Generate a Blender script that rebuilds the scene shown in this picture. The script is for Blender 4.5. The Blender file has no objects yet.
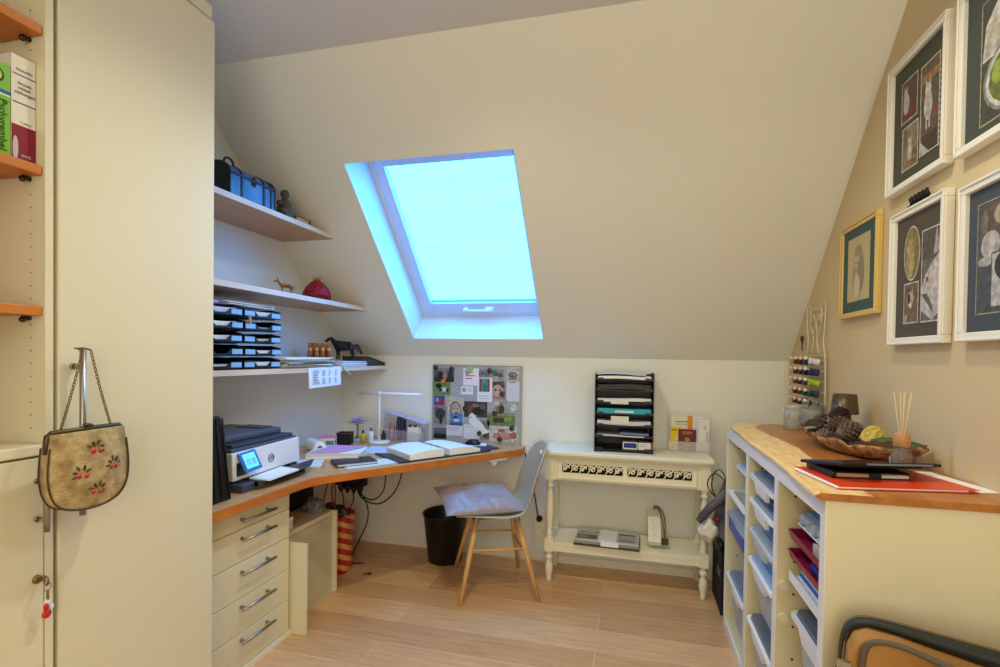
import bpy, bmesh, math, random
from mathutils import Vector, Matrix, noise
random.seed(7)
PI = math.pi
SC = bpy.context.scene
COL = SC.collection
V = Vector

# ------------------------------------------------------------------ materials
def lin(c):
    return tuple(((x / 255) / 12.92 if x / 255 <= .04045 else ((x / 255 + .055) / 1.055) ** 2.4) for x in c)

_mats = {}

def mat(name, c, rough=.55, metal=0.0, var=0.0, vscale=8.0, bump=0.0, bscale=60.0, stretch=(1, 1, 1), c2=None,
        alpha=1.0, trans=0.0, emit=None, es=1.0, spec=.5, sheen=0.0, ior=1.45):
    if name in _mats:
        return _mats[name]
    m = bpy.data.materials.new(name)
    m.use_nodes = True
    nt = m.node_tree
    N, L = nt.nodes, nt.links
    b = N['Principled BSDF']
    b.inputs['Base Color'].default_value = (*lin(c), 1)
    b.inputs['Roughness'].default_value = rough
    b.inputs['Metallic'].default_value = metal
    b.inputs['Specular IOR Level'].default_value = spec
    b.inputs['IOR'].default_value = ior
    b.inputs['Alpha'].default_value = alpha
    b.inputs['Transmission Weight'].default_value = trans
    b.inputs['Sheen Weight'].default_value = sheen
    if emit:
        b.inputs['Emission Color'].default_value = (*emit, 1)
        b.inputs['Emission Strength'].default_value = es
    if var or c2 or bump:
        tc = N.new('ShaderNodeTexCoord'); mp = N.new('ShaderNodeMapping')
        mp.inputs['Scale'].default_value = stretch
        L.new(tc.outputs['Object'], mp.inputs['Vector'])
    if var or c2:
        nz = N.new('ShaderNodeTexNoise'); nz.inputs['Scale'].default_value = vscale; nz.inputs['Detail'].default_value = 5
        L.new(mp.outputs['Vector'], nz.inputs['Vector'])
        rp = N.new('ShaderNodeValToRGB')
        a = lin(c); d = lin(c2) if c2 else tuple(x * (1 - var) for x in a)
        rp.color_ramp.elements[0].position = .3; rp.color_ramp.elements[1].position = .7
        rp.color_ramp.elements[0].color = (*d, 1); rp.color_ramp.elements[1].color = (*a, 1)
        L.new(nz.outputs['Fac'], rp.inputs['Fac']); L.new(rp.outputs['Color'], b.inputs['Base Color'])
    if bump:
        n2 = N.new('ShaderNodeTexNoise'); n2.inputs['Scale'].default_value = bscale; n2.inputs['Detail'].default_value = 4
        L.new(mp.outputs['Vector'], n2.inputs['Vector'])
        bp = N.new('ShaderNodeBump'); bp.inputs['Strength'].default_value = bump; bp.inputs['Distance'].default_value = .01
        L.new(n2.outputs['Fac'], bp.inputs['Height']); L.new(bp.outputs['Normal'], b.inputs['Normal'])
    _mats[name] = m
    return m

def C(r, g, b, rough=.6, metal=0.0):
    return mat('paint_%d_%d_%d_%d_%d' % (r, g, b, int(rough * 100), int(metal * 100)), (r, g, b), rough, metal)

def PH(c):
    """printed photo ink: the colour broken up by fine mottling"""
    c = tuple(c[:3])
    return mat('photo_ink_%d_%d_%d' % c, c, .45, c2=tuple(int(x * .70) for x in c), vscale=55)

def wood(name, c, c2, stretch=(1, 12, 12), vscale=3.0, rough=.45, bump=.05):
    return mat(name, c, rough, c2=c2, vscale=vscale, stretch=stretch, bump=bump, bscale=6)

# ------------------------------------------------------------------ mesh builder
class MB:
    def __init__(s):
        s.bm = bmesh.new(); s.mats = []; s.T = Matrix.Identity(4)
    def mi(s, m):
        if m not in s.mats:
            s.mats.append(m)
        return s.mats.index(m)
    def v(s, p):
        return s.bm.verts.new(s.T @ V(p))
    def f(s, vs, m, smooth=False):
        try:
            fc = s.bm.faces.new(vs)
        except ValueError:
            return None
        fc.material_index = s.mi(m); fc.smooth = smooth
        return fc
    def poly(s, pts, m):
        return s.f([s.v(p) for p in pts], m)
    def box(s, x0, x1, y0, y1, z0, z1, m):
        p = [s.v((x, y, z)) for z in (z0, z1) for x, y in ((x0, y0), (x1, y0), (x1, y1), (x0, y1))]
        for q in ((3, 2, 1, 0), (4, 5, 6, 7), (0, 1, 5, 4), (1, 2, 6, 5), (2, 3, 7, 6), (3, 0, 4, 7)):
            s.f([p[i] for i in q], m)
        return s
    def obox(s, o, a, b, c, m):
        """box from corner o with edge vectors a, b, c"""
        o, a, b, c = V(o), V(a), V(b), V(c)
        p = [s.v(o + q) for q in (V((0, 0, 0)), a, a + b, b, c, a + c, a + b + c, b + c)]
        for q in ((3, 2, 1, 0), (4, 5, 6, 7), (0, 1, 5, 4), (1, 2, 6, 5), (2, 3, 7, 6), (3, 0, 4, 7)):
            s.f([p[i] for i in q], m)
        return s
    def prism(s, pts, d, m, smooth=False):
        """polygon pts (3D) extruded by vector d"""
        d = V(d)
        a = [s.v(p) for p in pts]; b = [s.v(V(p) + d) for p in pts]
        s.f(a[::-1], m); s.f(b, m)
        n = len(a)
        for i in range(n):
            s.f([a[i], a[(i + 1) % n], b[(i + 1) % n], b[i]], m, smooth)
        return s
    def rings(s, rr, m, closed=False, cap=True, smooth=True, wrap=True):
        vs = [[s.v(p) for p in r] for r in rr]
        k = len(vs); n = len(vs[0])
        for i in range(k if closed else k - 1):
            A, B = vs[i], vs[(i + 1) % k]
            for j in range(n if wrap else n - 1):
                s.f([A[j], A[(j + 1) % n], B[(j + 1) % n], B[j]], m, smooth)
        if cap and not closed and wrap:
            s.f(vs[0][::-1], m); s.f(vs[-1], m)
        return vs
    def tube(s, pts, r, m, n=8, closed=False, cap=True):
        pts = [V(p) for p in pts]; k = len(pts); rr = []
        rad = r if isinstance(r, (list, tuple)) else [r] * k
        prev = None
        for i, p in enumerate(pts):
            if closed:
                t = pts[(i + 1) % k] - pts[i - 1]
            else:
                t = pts[min(i + 1, k - 1)] - pts[max(i - 1, 0)]
            t = t.normalized() if t.length > 1e-9 else V((0, 0, 1))
            if prev is None:
                up = V((0, 0, 1)) if abs(t.z) < .9 else V((1, 0, 0))
                a = t.cross(up).normalized()
            else:
                a = (prev - t * prev.dot(t))
                a = a.normalized() if a.length > 1e-6 else t.orthogonal().normalized()
            prev = a
            b = t.cross(a)
            rr.append([p + (a * math.cos(2 * PI * j / n) + b * math.sin(2 * PI * j / n)) * rad[i] for j in range(n)])
        s.rings(rr, m, closed=closed, cap=cap)
        return s
    def cyl(s, p0, p1, r, m, n=16, r1=None):
        return s.tube([p0, p1], [r, r if r1 is None else r1], m, n)
    def lathe(s, prof, m, c=(0, 0, 0), n=24, cap=True, axis='z', sx=1.0, sy=1.0):
        c = V(c); rr = []
        for r, z in prof:
            ring = []
            for j in range(n):
                a = 2 * PI * j / n
                q = (r * math.cos(a) * sx, r * math.sin(a) * sy, z)
                if axis == 'x': q = (z, q[0], q[1])
                if axis == 'y': q = (q[1], z, q[0])
                ring.append(c + V(q))
            rr.append(ring)
        s.rings(rr, m, cap=cap)
        return s
    def ball(s, c, r, m, n=14, k=8, rot=None):
        r = r if isinstance(r, (tuple, list)) else (r, r, r)
        c = V(c); R = rot or Matrix.Identity(3)
        rr = []
        for i in range(k + 1):
            t = -PI / 2 + PI * i / k
            q = max(math.cos(t), .02)
            rr.append([c + R @ V((r[0] * q * math.cos(2 * PI * j / n), r[1] * q * math.sin(2 * PI * j / n), r[2] * math.sin(t))) for j in range(n)])
        s.rings(rr, m)
        return s
    def grid(s, fn, nu, nv, m, smooth=True):
        vs = [[s.v(fn(i / nu, j / nv)) for j in range(nv + 1)] for i in range(nu + 1)]
        for i in range(nu):
            for j in range(nv):
                s.f([vs[i][j], vs[i + 1][j], vs[i + 1][j + 1], vs[i][j + 1]], m, smooth)
        return s
    def flat(s, o, U, W, N, shapes, e=.0003, ink=None):
        """coloured flat shapes printed on a surface: o origin, U W axes, N outward normal"""
        o, U, W, N = V(o), V(U), V(W), V(N).normalized()
        e = min(e, .0025 / max(1, len(shapes)))
        P = lambda x, y, k: o + U * x + W * y + N * (e * k)
        for k, sh in enumerate(shapes):
            t = sh[0]; m = sh[-1] if not isinstance(sh[-1], tuple) else (ink or (lambda c: C(*c)))(sh[-1])
            if t == 'r':
                x0, y0, x1, y1 = sh[1:5]; pts = [(x0, y0), (x1, y0), (x1, y1), (x0, y1)]
            elif t == 'e':
                cx, cy, rx, ry = sh[1:5]; a0 = sh[5] if len(sh) > 6 else 0
                pts = []
                for j in range(20):
                    a = 2 * PI * j / 20
                    x, y = rx * math.cos(a), ry * math.sin(a)
                    pts.append((cx + x * math.cos(a0) - y * math.sin(a0), cy + x * math.sin(a0) + y * math.cos(a0)))
            else:
                pts = sh[1]
            vs = [s.v(P(x, y, k + 1)) for x, y in pts]
            fc = s.f(vs, m)
        return s
    def build(s, name, parent=None, bev=0.0, seg=2, solid=0.0, sub=0, norm=True, loc=None):
        bm = s.bm
        if norm:
            bmesh.ops.recalc_face_normals(bm, faces=bm.faces)
        me = bpy.data.meshes.new(name)
        bm.to_mesh(me); bm.free()
        for m in s.mats:
            me.materials.append(m)
        o = bpy.data.objects.new(name, me); COL.objects.link(o)
        if parent: o.parent = parent
        if loc: o.location = loc
        if solid:
            d = o.modifiers.new('solid', 'SOLIDIFY'); d.thickness = solid; d.offset = 0
        if sub:
            d = o.modifiers.new('sub', 'SUBSURF'); d.levels = d.render_levels = sub
        if bev:
            d = o.modifiers.new('bev', 'BEVEL'); d.width = bev; d.segments = seg; d.limit_method = 'ANGLE'; d.angle_limit = .7
        return o

def tag(o, label, cat, group=None, kind=None):
    if label: o['label'] = label
    if cat: o['category'] = cat
    if group: o['group'] = group
    if kind: o['kind'] = kind
    return o

def thing(name, label, cat, loc=(0, 0, 0), rz=0.0, group=None):
    o = bpy.data.objects.new(name, None); COL.objects.link(o)
    o.empty_display_size = .05
    o.location = loc; o.rotation_euler = (0, 0, rz)
    return tag(o, label, cat, group)

def struct(name, mb, bev=0.0):
    o = mb.build(name, bev=bev); o['kind'] = 'structure'
    return o

def copy_tree(o, parent=None):
    c = o.copy(); COL.objects.link(c)
    if parent: c.parent = parent
    for ch in [x for x in bpy.data.objects if x.parent == o]:
        copy_tree(ch, c)
    return c

def lettering(name, body, parent, o, U, N, size, m, align='LEFT', shear=0.0, thick=.0002, sx=1.0):
    """text as a flat mesh at o, reading along U, facing N"""
    cu = bpy.data.curves.new(name, 'FONT'); cu.body = body; cu.size = size; cu.align_x = align; cu.shear = shear
    cu.extrude = thick; cu.resolution_u = 3
    t = bpy.data.objects.new(name + '_tmp', cu); COL.objects.link(t)
    dg = bpy.context.evaluated_depsgraph_get()
    me = bpy.data.meshes.new_from_object(t.evaluated_get(dg))
    bpy.data.objects.remove(t); bpy.data.curves.remove(cu)
    U, N = V(U).normalized(), V(N).normalized(); W = N.cross(U)
    M4 = Matrix((( U.x * sx, W.x, N.x, o[0]), (U.y * sx, W.y, N.y, o[1]), (U.z * sx, W.z, N.z, o[2]), (0, 0, 0, 1)))
    me.transform(M4); me.materials.clear(); me.materials.append(m)
    ob = bpy.data.objects.new(name, me); COL.objects.link(ob)
    if parent: ob.parent = parent
    return ob

def spline(pts, n=8):
    """Catmull-Rom through pts"""
    pts = [V(p) for p in pts]; out = []
    q = [pts[0] * 2 - pts[1]] + pts + [pts[-1] * 2 - pts[-2]]
    for i in range(1, len(q) - 2):
        p0, p1, p2, p3 = q[i - 1:i + 3]
        for k in range(n):
            t = k / n
            out.append(.5 * (2 * p1 + (p2 - p0) * t + (2 * p0 - 5 * p1 + 4 * p2 - p3) * t * t + (3 * p1 - p0 - 3 * p2 + p3) * t ** 3))
    out.append(pts[-1])
    return out
BLIND = 1.0
BLO, BHI = (.235, 2.1, 6.0), (.265, 2.3, 6.6)
SPOTS = (((-.55, 1.55), 37), ((.30, 1.50), 20), ((.30, .45), 3), ((-.75, .1), 2))
AREA_W = 3
FILL_W = 16.5
EXPO = .82
WARM = (1.0, .945, .73)
WARM2 = (1.0, .95, .76)
CAMR = [[0.9701667, 0.2420218, 0.0142109], [0.0175225, -0.0115362, -0.9997799], [-0.2418046, 0.9702022, -0.0154329]]
# ------------------------------------------------------------------ room constants
XL, XR, YB, ZK, ZC = -1.997, .876, 3.222, 1.315, 2.613
TH = .778
ST, CT = math.sin(TH), math.cos(TH)
YC = YB - (ZC - ZK) * CT / ST
YF = -1.6
def SL(x, s, off=0.0):
    """point on the sloped ceiling: s up the slope, off outwards through the roof"""
    return V((x, YB - s * CT + off * ST, ZK + s * ST + off * CT))

M_wall = mat('white_wall_paint', (236, 236, 224), .8, bump=.02, bscale=90)
M_tan = mat('beige_wall_paint', (214, 193, 151), .8, bump=.02, bscale=90)
M_ceil = mat('ceiling_paint', (224, 224, 222), .85, bump=.02, bscale=90)
M_trim = mat('white_trim_paint', (238, 232, 214), .5)
M_cream = mat('cream_lacquer', (228, 221, 188), .42, var=.03, vscale=3)
M_cream_in = mat('cream_laminate', (224, 212, 170), .55)
M_board = mat('window_white', (222, 232, 238), .35)
M_steel = mat('brushed_steel', (168, 166, 160), .32, 1.0, bump=.02, bscale=200)
M_dkmetal = mat('dark_metal', (74, 66, 56), .4, .9)
M_black = mat('black_plastic', (18, 18, 20), .38)
M_blackm = mat('matt_black', (14, 14, 15), .7)
M_dgrey = mat('dark_grey_plastic', (62, 66, 76), .42)
M_paper = mat('paper_white', (240, 240, 238), .75)
M_paper2 = mat('paper_grey_white', (222, 224, 226), .75)
M_wplast = mat('white_plastic', (236, 236, 232), .35)
M_glass = mat('clear_glass', (245, 248, 248), .03, trans=1.0, ior=1.45)
M_clear = mat('clear_acrylic', (235, 238, 240), .08, alpha=.28, spec=.6)
M_orange = wood('cherry_edge', (206, 128, 52), (188, 106, 40), (6, 1, 6), 4, .4)
M_shelfw = wood('beech_board', (206, 166, 128), (190, 148, 112), (8, 1.2, 8), 4, .4)

def floor_mat():
    m = bpy.data.materials.new('oak_floorboards'); m.use_nodes = True
    N, L = m.node_tree.nodes, m.node_tree.links
    b = N['Principled BSDF']; b.inputs['Roughness'].default_value = .30
    tc = N.new('ShaderNodeTexCoord')
    mp = N.new('ShaderNodeMapping'); mp.inputs['Location'].default_value = (.14 + 4.0, -2.648 + .183 * 20, 0)
    L.new(tc.outputs['Object'], mp.inputs['Vector'])
    br = N.new('ShaderNodeTexBrick')
    br.offset = .485; br.offset_frequency = 2; br.squash = 1
    for k, val in (('Scale', 1), ('Mortar Size', .0016), ('Mortar Smooth', .3), ('Bias', 0), ('Brick Width', 2.0), ('Row Height', .183)):
        br.inputs[k].default_value = val
    br.inputs['Color1'].default_value = (*lin((238, 197, 148)), 1)
    br.inputs['Color2'].default_value = (*lin((208, 162, 114)), 1)
    br.inputs['Mortar'].default_value = (*lin((244, 214, 172)), 1)  # pale joints paint the light caught by the board bevels
    L.new(mp.outputs['Vector'], br.inputs['Vector'])
    g = N.new('ShaderNodeMapping'); g.inputs['Scale'].default_value = (1.2, 14, 1)
    L.new(tc.outputs['Object'], g.inputs['Vector'])
    nz = N.new('ShaderNodeTexNoise'); nz.inputs['Scale'].default_value = 4; nz.inputs['Detail'].default_value = 8; nz.inputs['Distortion'].default_value = .6
    L.new(g.outputs['Vector'], nz.inputs['Vector'])
    rp = N.new('ShaderNodeValToRGB')
    rp.color_ramp.elements[0].position = .3; rp.color_ramp.elements[0].color = (.62, .60, .58, 1)
    rp.color_ramp.elements[1].position = .68; rp.color_ramp.elements[1].color = (1.0, 1.0, 1.0, 1)
    L.new(nz.outputs['Fac'], rp.inputs['Fac'])
    # knots and dark streaks
    g2 = N.new('ShaderNodeMapping'); g2.inputs['Scale'].default_value = (2.2, 9, 1)
    L.new(tc.outputs['Object'], g2.inputs['Vector'])
    vo = N.new('ShaderNodeTexVoronoi'); vo.inputs['Scale'].default_value = .9
    L.new(g2.outputs['Vector'], vo.inputs['Vector'])
    r2 = N.new('ShaderNodeValToRGB')
    r2.color_ramp.elements[0].position = .03; r2.color_ramp.elements[0].color = (.55, .48, .42, 1)
    r2.color_ramp.elements[1].position = .13; r2.color_ramp.elements[1].color = (1, 1, 1, 1)
    L.new(vo.outputs['Distance'], r2.inputs['Fac'])
    mx = N.new('ShaderNodeMix'); mx.data_type = 'RGBA'; mx.blend_type = 'MULTIPLY'; mx.inputs[0].default_value = .6
    L.new(br.outputs['Color'], mx.inputs[6]); L.new(rp.outputs['Color'], mx.inputs[7])
    m2 = N.new('ShaderNodeMix'); m2.data_type = 'RGBA'; m2.blend_type = 'MULTIPLY'; m2.inputs[0].default_value = .5
    L.new(mx.outputs[2], m2.inputs[6]); L.new(r2.outputs['Color'], m2.inputs[7])
    L.new(m2.outputs[2], b.inputs['Base Color'])
    bp = N.new('ShaderNodeBump'); bp.inputs['Strength'].default_value = .15; bp.inputs['Distance'].default_value = .004
    L.new(br.outputs['Fac'], bp.inputs['Height']); bp.invert = True
    L.new(bp.outputs['Normal'], b.inputs['Normal'])
    return m

m = MB(); m.box(XL - .1, XR + .1, YF - .1, YB + .1, -.08, 0, floor_mat()); struct('floor', m)
m = MB(); m.box(XL - .1, XR + .1, YF - .1, YC, ZC, ZC + .08, M_ceil); struct('ceiling', m)
prof = [(YF, 0), (YB, 0), (YB, ZK), (YC, ZC), (YF, ZC)]
m = MB(); m.prism([(XL, y, z) for y, z in prof], (-.1, 0, 0), M_wall); struct('wall_left', m)
m = MB(); m.prism([(XR, y, z) for y, z in prof], (.1, 0, 0), M_tan); struct('wall_right', m)
m = MB(); m.box(XL - .1, XR + .1, YB, YB + .1, 0, ZK, M_wall); struct('wall_back', m)
m = MB(); m.box(XL - .1, XR + .1, YF - .1, YF, 0, ZC, M_wall); struct('wall_front', m)

# sloped wall with the skylight opening and its reveal
HX0, HX1, HS0, HS1, HD = -1.411, -.542, .165, 1.357, .21
SMAX = (ZC - ZK) / ST
m = MB()
for off in (0.0, .3):
    xs, ss = (XL - .1, HX0, HX1, XR + .1), (0 if off == 0 else -.0, HS0, HS1, SMAX)
    for i in range(3):
        for j in range(3):
            if i == 1 and j == 1: continue
            m.poly([SL(xs[i], ss[j], off), SL(xs[i + 1], ss[j], off), SL(xs[i + 1], ss[j + 1], off), SL(xs[i], ss[j + 1], off)], M_wall)
m.build('wall_slope', norm=False)['kind'] = 'structure'
m = MB()
ix0, ix1, is0, is1 = HX0 + .012, HX1 + .030, HS0 + .012, HS1 - .03
a = [SL(HX0, HS0), SL(HX1, HS0), SL(HX1, HS1), SL(HX0, HS1)]
b = [SL(ix0, is0, HD), SL(ix1, is0, HD), SL(ix1, is1, HD), SL(ix0, is1, HD)]
a2 = [SL(HX0 - .012, HS0 - .012, .001), SL(HX1 + .03, HS0 - .012, .001), SL(HX1 + .03, HS1 + .012, .001), SL(HX0 - .012, HS1 + .012, .001)]
b2 = [SL(ix0 - .02, is0 - .02, HD), SL(ix1 + .03, is0 - .02, HD), SL(ix1 + .03, is1 + .02, HD), SL(ix0 - .02, is1 + .02, HD)]
for k in range(4):
    n_ = (k + 1) % 4
    m.poly([a[k], a[n_], b[n_], b[k]], M_board)
    m.poly([a2[k], a2[n_], b2[n_], b2[k]], M_board)
    m.poly([b[k], b[n_], b2[n_], b2[k]], M_board)
    m.poly([a[k], a[n_], a2[n_], a2[k]], M_board)
struct('window_reveal', m)

# the roof window: frame, sash, pleated blind, glass, handle bar
def slbox(m, x0, x1, s0, s1, o0, o1, mt):
    o = SL(x0, s0, o0)
    m.obox(o, SL(x1, s0, o0) - o, SL(x0, s1, o0) - o, SL(x0, s0, o1) - o, mt)
win = thing('window_1', None, None); win['kind'] = 'structure'
def ringframe(x0, x1, s0, s1, w, wt, wb, o0, o1, mt):
    m = MB()
    slbox(m, x0, x0 + w, s0, s1, o0, o1, mt); slbox(m, x1 - w, x1, s0, s1, o0, o1, mt)
    slbox(m, x0 + w, x1 - w, s0, s0 + wb, o0, o1, mt); slbox(m, x0 + w, x1 - w, s1 - wt, s1, o0, o1, mt)
    return m
M_sash = mat('window_sash_white', (205, 214, 228), .35)
ringframe(ix0 - .01, ix1 + .01, is0 - .01, is1 + .01, .035, .035, .035, HD, HD + .07, M_board).build('window_frame', win, bev=.004)
ringframe(ix0 + .029, ix1 - .029, is0 + .029, is1 - .029, .058, .06, .090, HD - .012, HD + .05, M_sash).build('window_sash', win, bev=.005)
ringframe(ix0 + .0255, ix1 - .0255, is0 + .0255, is1 - .0255, .003, .003, .003, HD - .002, HD + .04, mat('window_gap_shade', (40, 46, 56), .8)).build('window_gap_shade', win)  # dark strip painted in for the shaded gap between frame and sash
m = MB(); slbox(m, ix0 + .07, ix1 - .07, is0 + .08, is1 - .08, HD + .065, HD + .072, M_glass); m.build('window_glass', win)
M_blind = bpy.data.materials.new('backlit_pleated_blind'); M_blind.use_nodes = True
_b = M_blind.node_tree.nodes['Principled BSDF']
_b.inputs['Base Color'].default_value = (.1, .2, .25, 1); _b.inputs['Roughness'].default_value = .8
_b.inputs['Emission Color'].default_value = (.30, .80, 1.15, 1); _b.inputs['Emission Strength'].default_value = BLIND
_N, _L = M_blind.node_tree.nodes, M_blind.node_tree.links
_tc = _N.new('ShaderNodeTexCoord'); _mp = _N.new('ShaderNodeMapping'); _mp.inputs['Scale'].default_value = (1.3, 9, 9)
_nz = _N.new('ShaderNodeTexNoise'); _nz.inputs['Scale'].default_value = 2.2
_rp = _N.new('ShaderNodeValToRGB')
_rp.color_ramp.elements[0].position = .3; _rp.color_ramp.elements[0].color = (*BLO, 1)
_rp.color_ramp.elements[1].position = .7; _rp.color_ramp.elements[1].color = (*BHI, 1)
_L.new(_tc.outputs['Object'], _mp.inputs['Vector']); _L.new(_mp.outputs['Vector'], _nz.inputs['Vector'])
_L.new(_nz.outputs['Fac'], _rp.inputs['Fac']); _L.new(_rp.outputs['Color'], _b.inputs['Emission Color'])
m = MB()
bx0, bx1, bs0, bs1 = ix0 + .083, ix1 - .083, is0 + .116, is1 - .086
NP = 46
m.grid(lambda u, w: SL(bx0 + (bx1 - bx0) * w, bs0 + (bs1 - bs0) * u, HD + .024 + (.006 if round(u * NP) % 2 else 0)), NP, 1, M_blind, smooth=False)
m.build('blind', win, norm=False)
m = MB(); slbox(m, bx0, bx1, bs0 - .006, bs0 + .004, HD + .005, HD + .04, mat('blind_rail', (96, 130, 160), .4)); m.build('blind_rail', win)
m = MB()
hx = -.985; hs = is0 + .029 + .05
m.tube([SL(hx - .1, hs, HD - .04), SL(hx + .1, hs, HD - .04)], .008, M_wplast, 10)
slbox(m, hx + .05, hx + .1, hs - .012, hs + .012, HD - .04, HD - .012, M_wplast); slbox(m, hx - .1, hx - .07, hs - .01, hs + .01, HD - .04, HD - .012, M_wplast)
m.build('window_handle', win)

m = MB(); m.box(XL, XR, YB - .014, YB, 0, .052, M_trim); struct('baseboard_back', m, .003)
m = MB(); m.box(XL, XL + .014, YF, YB - .014, 0, .052, M_trim); struct('baseboard_left', m, .003)
m = MB(); m.box(XR - .014, XR, YF, YB - .014, 0, .052, M_trim); struct('baseboard_right', m, .003)
m = MB(); m.box(XR - .024, XR, YB - .018, YB, .052, ZK - .004, M_trim); struct('trim_1', m, .003)
# ------------------------------------------------------------------ wardrobe and bookcase on the left
XW = -1.44
def bar_handle(parent, p0, p1, out, r=.006, inset=.03, mt=None, name='handle'):
    """bar handle from p0 to p1 held off the door by two posts along -out"""
    p0, p1, out = V(p0), V(p1), V(out); d = (p1 - p0).normalized()
    m = MB(); mt = mt or M_steel
    m.cyl(p0, p1, r, mt, 14)
    for q in (p0 + d * inset, p1 - d * inset):
        m.cyl(q, q - out, r * .72, mt, 10); m.cyl(q - out * .82, q - out, r * 1.15, mt, 12)
    return m.build(name, parent)

w = thing('wardrobe', 'tall cream wardrobe with one plain door beside the drawer unit', 'wardrobe', (-1.72, 1.236, 0))
def wl(m): m.T = Matrix.Translation((1.72, -1.236, 0)); return m
m = wl(MB()); m.box(XL + .001, XW - .024, .985, 1.478, .0, 2.53, M_cream); m.build('body', w, bev=.002)
m = wl(MB()); m.box(XL + .001, XW - .006, .985, 1.478, 2.485, 2.53, M_cream); m.build('cornice', w, bev=.003)
m = wl(MB()); m.box(XW - .022, XW, .987, 1.484, .06, 2.475, M_cream); dr = m.build('door', w, bev=.003)
bar_handle(dr, (XW + .036 + 1.72, 1.02 - 1.236, .885), (XW + .036 + 1.72, 1.02 - 1.236, 1.328), (.036, 0, 0), .0075, .05)

b = thing('bookcase', 'cream open bookcase with orange wood shelves over a cream cupboard door', 'bookcase', (-1.72, .53, 0))
def bl(): m = MB(); m.T = Matrix.Translation((1.72, -.53, 0)); return m
m = bl(); m.box(XL, XW, .956, .974, 0, 2.53, M_cream)
for z in [1.12 + .033 * i for i in range(40)]:
    m.cyl((XW - .05, .9555, z), (XW - .05, .9562, z), .0022, M_dkmetal, 6)
m.build('side_panel', b)
m = bl(); m.box(XL, XW, .1, .118, 0, 2.53, M_cream); m.build('side_panel', b)
m = bl(); m.box(XL, XL + .012, .118, .956, 1.07, 2.53, M_cream_in); m.build('back_panel', b)
m = bl(); m.box(XL, XW, .118, .956, 2.51, 2.53, M_cream); m.build('top_panel', b)
for z in (2.131, 1.782, 1.430):
    m = bl(); m.box(XL + .012, XW - .006, .119, .953, z - .024, z, M_orange); sh = m.build('shelf', b, bev=.002)
    for yy in (.945, .128):
        m = bl(); m.cyl((XW - .05, yy - .008, z - .030), (XW - .05, yy + .010, z - .030), .0055, M_dkmetal, 10)
        m.ball((XW - .05, yy - .007, z - .034), .0075, M_dkmetal, 10, 6); m.build('shelf_pin', sh)
m = bl(); m.box(XL, XW + .004, .118, .956, 1.055, 1.082, M_cream); m.build('counter', b, bev=.004)
m = bl(); m.box(XW - .03, XW - .001, .12, .954, .06, 1.05, M_cream); d2 = m.build('door', b, bev=.003)
bar_handle(d2, (XW + .034 + 1.72, .937 - .53, .868), (XW + .034 + 1.72, .937 - .53, 1.02), (.034, 0, 0), .0065, .028)
m = bl(); m.lathe([(0, .0), (.011, .0), (.011, .004), (.007, .007), (0, .007)], mat('old_brass', (140, 116, 66), .35, .9), (XW - .001, .938, .744), 16, axis='x')
m.build('lock', d2)
m = bl(); m.box(XL, XW - .05, .118, .956, 0, .06, M_cream); m.build('plinth', b)

# key with its ring and beaded tag
brass = _mats['old_brass']
k = thing('door_key', 'small brass key with a red and white tag hanging in the cupboard lock', 'key', (XW + .006, .938, .744))
m = MB(); m.cyl((0, 0, 0), (.02, 0, 0), .0028, brass, 8)
m.tube([(.024 + .007 * math.cos(t), 0, .0 + .011 * math.sin(t)) for t in [2 * PI * i / 14 for i in range(14)]], .0025, brass, 6, closed=True); m.build('bow', k)
m = MB()
m.tube([(.024, .003 + .008 * math.cos(t), -.016 + .010 * math.sin(t)) for t in [2 * PI * i / 14 for i in range(14)]], .0014, M_steel, 6, closed=True)
for i in range(4):
    m.ball((.022, .005, -.029 - .006 * i), (.004, .003, .0042), brass, 8, 5)
m.build('key_ring', k)
m = MB(); m.ball((.020, .006, -.058), (.006, .009, .013), mat('white_bead', (225, 225, 225), .3), 10, 6)
m.ball((.020, .014, -.072), (.005, .006, .008), mat('white_bead', (225, 225, 225), .3), 10, 6); m.build('white_tag', k)
m = MB(); m.ball((.020, .004, -.086), (.006, .011, .011), mat('red_bead', (200, 40, 34), .3), 10, 6)
m.ball((.024, .0, -.066), (.005, .006, .010), mat('red_bead', (200, 40, 34), .3), 10, 6); m.build('red_tag', k)

# two books
def book(name, label, y0, y1, z0, h, cover, bands, dep=.18, group='handbooks on the bookcase shelf'):
    t = thing(name, label, 'book', (XW - .03, (y0 + y1) / 2, z0), 0, group)
    a = (y1 - y0) / 2
    m = MB(); m.box(-dep, -.003, -a, -a + .003, 0, h, cover); m.box(-dep, -.003, a - .003, a, 0, h, cover); m.box(-.004, 0, -a, a, 0, h, cover)
    m.flat((.0002, 0, 0), (0, 1, 0), (0, 0, 1), (1, 0, 0), bands(a), .0003)
    m.build('cover', t, norm=False)
    m = MB(); m.box(-dep + .005, -.004, -a + .003, a - .003, .004, h - .004, M_paper); m.build('page_block', t)
    return t, a
M_gcover = mat('green_book_cover', (120, 190, 40), .4)
M_wcover = mat('white_book_cover', (232, 230, 222), .4)
t, a = book('book', 'thick bright green dictionary at the edge of the photo, beside a white book', .842, .901, 1.7825, .222, M_gcover, lambda a: [('r', -a, .150, a, .158, (20, 110, 170)), ('r', -a, .145, a, .149, (240, 240, 240)), ('e', 0, .19, .017, .018, (30, 90, 40)), ('e', .002, .19, .010, .012, (200, 220, 90))])
lettering('spine_title', 'Pschyrembel', t, (.0018, .006, .136), (0, 0, -1), (1, 0, 0), .024, C(24, 60, 24))
lettering('spine_subtitle', 'Klinisches W\u00f6rterbuch', t, (.0018, -.012, .136), (0, 0, -1), (1, 0, 0), .013, C(24, 60, 24))
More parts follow.
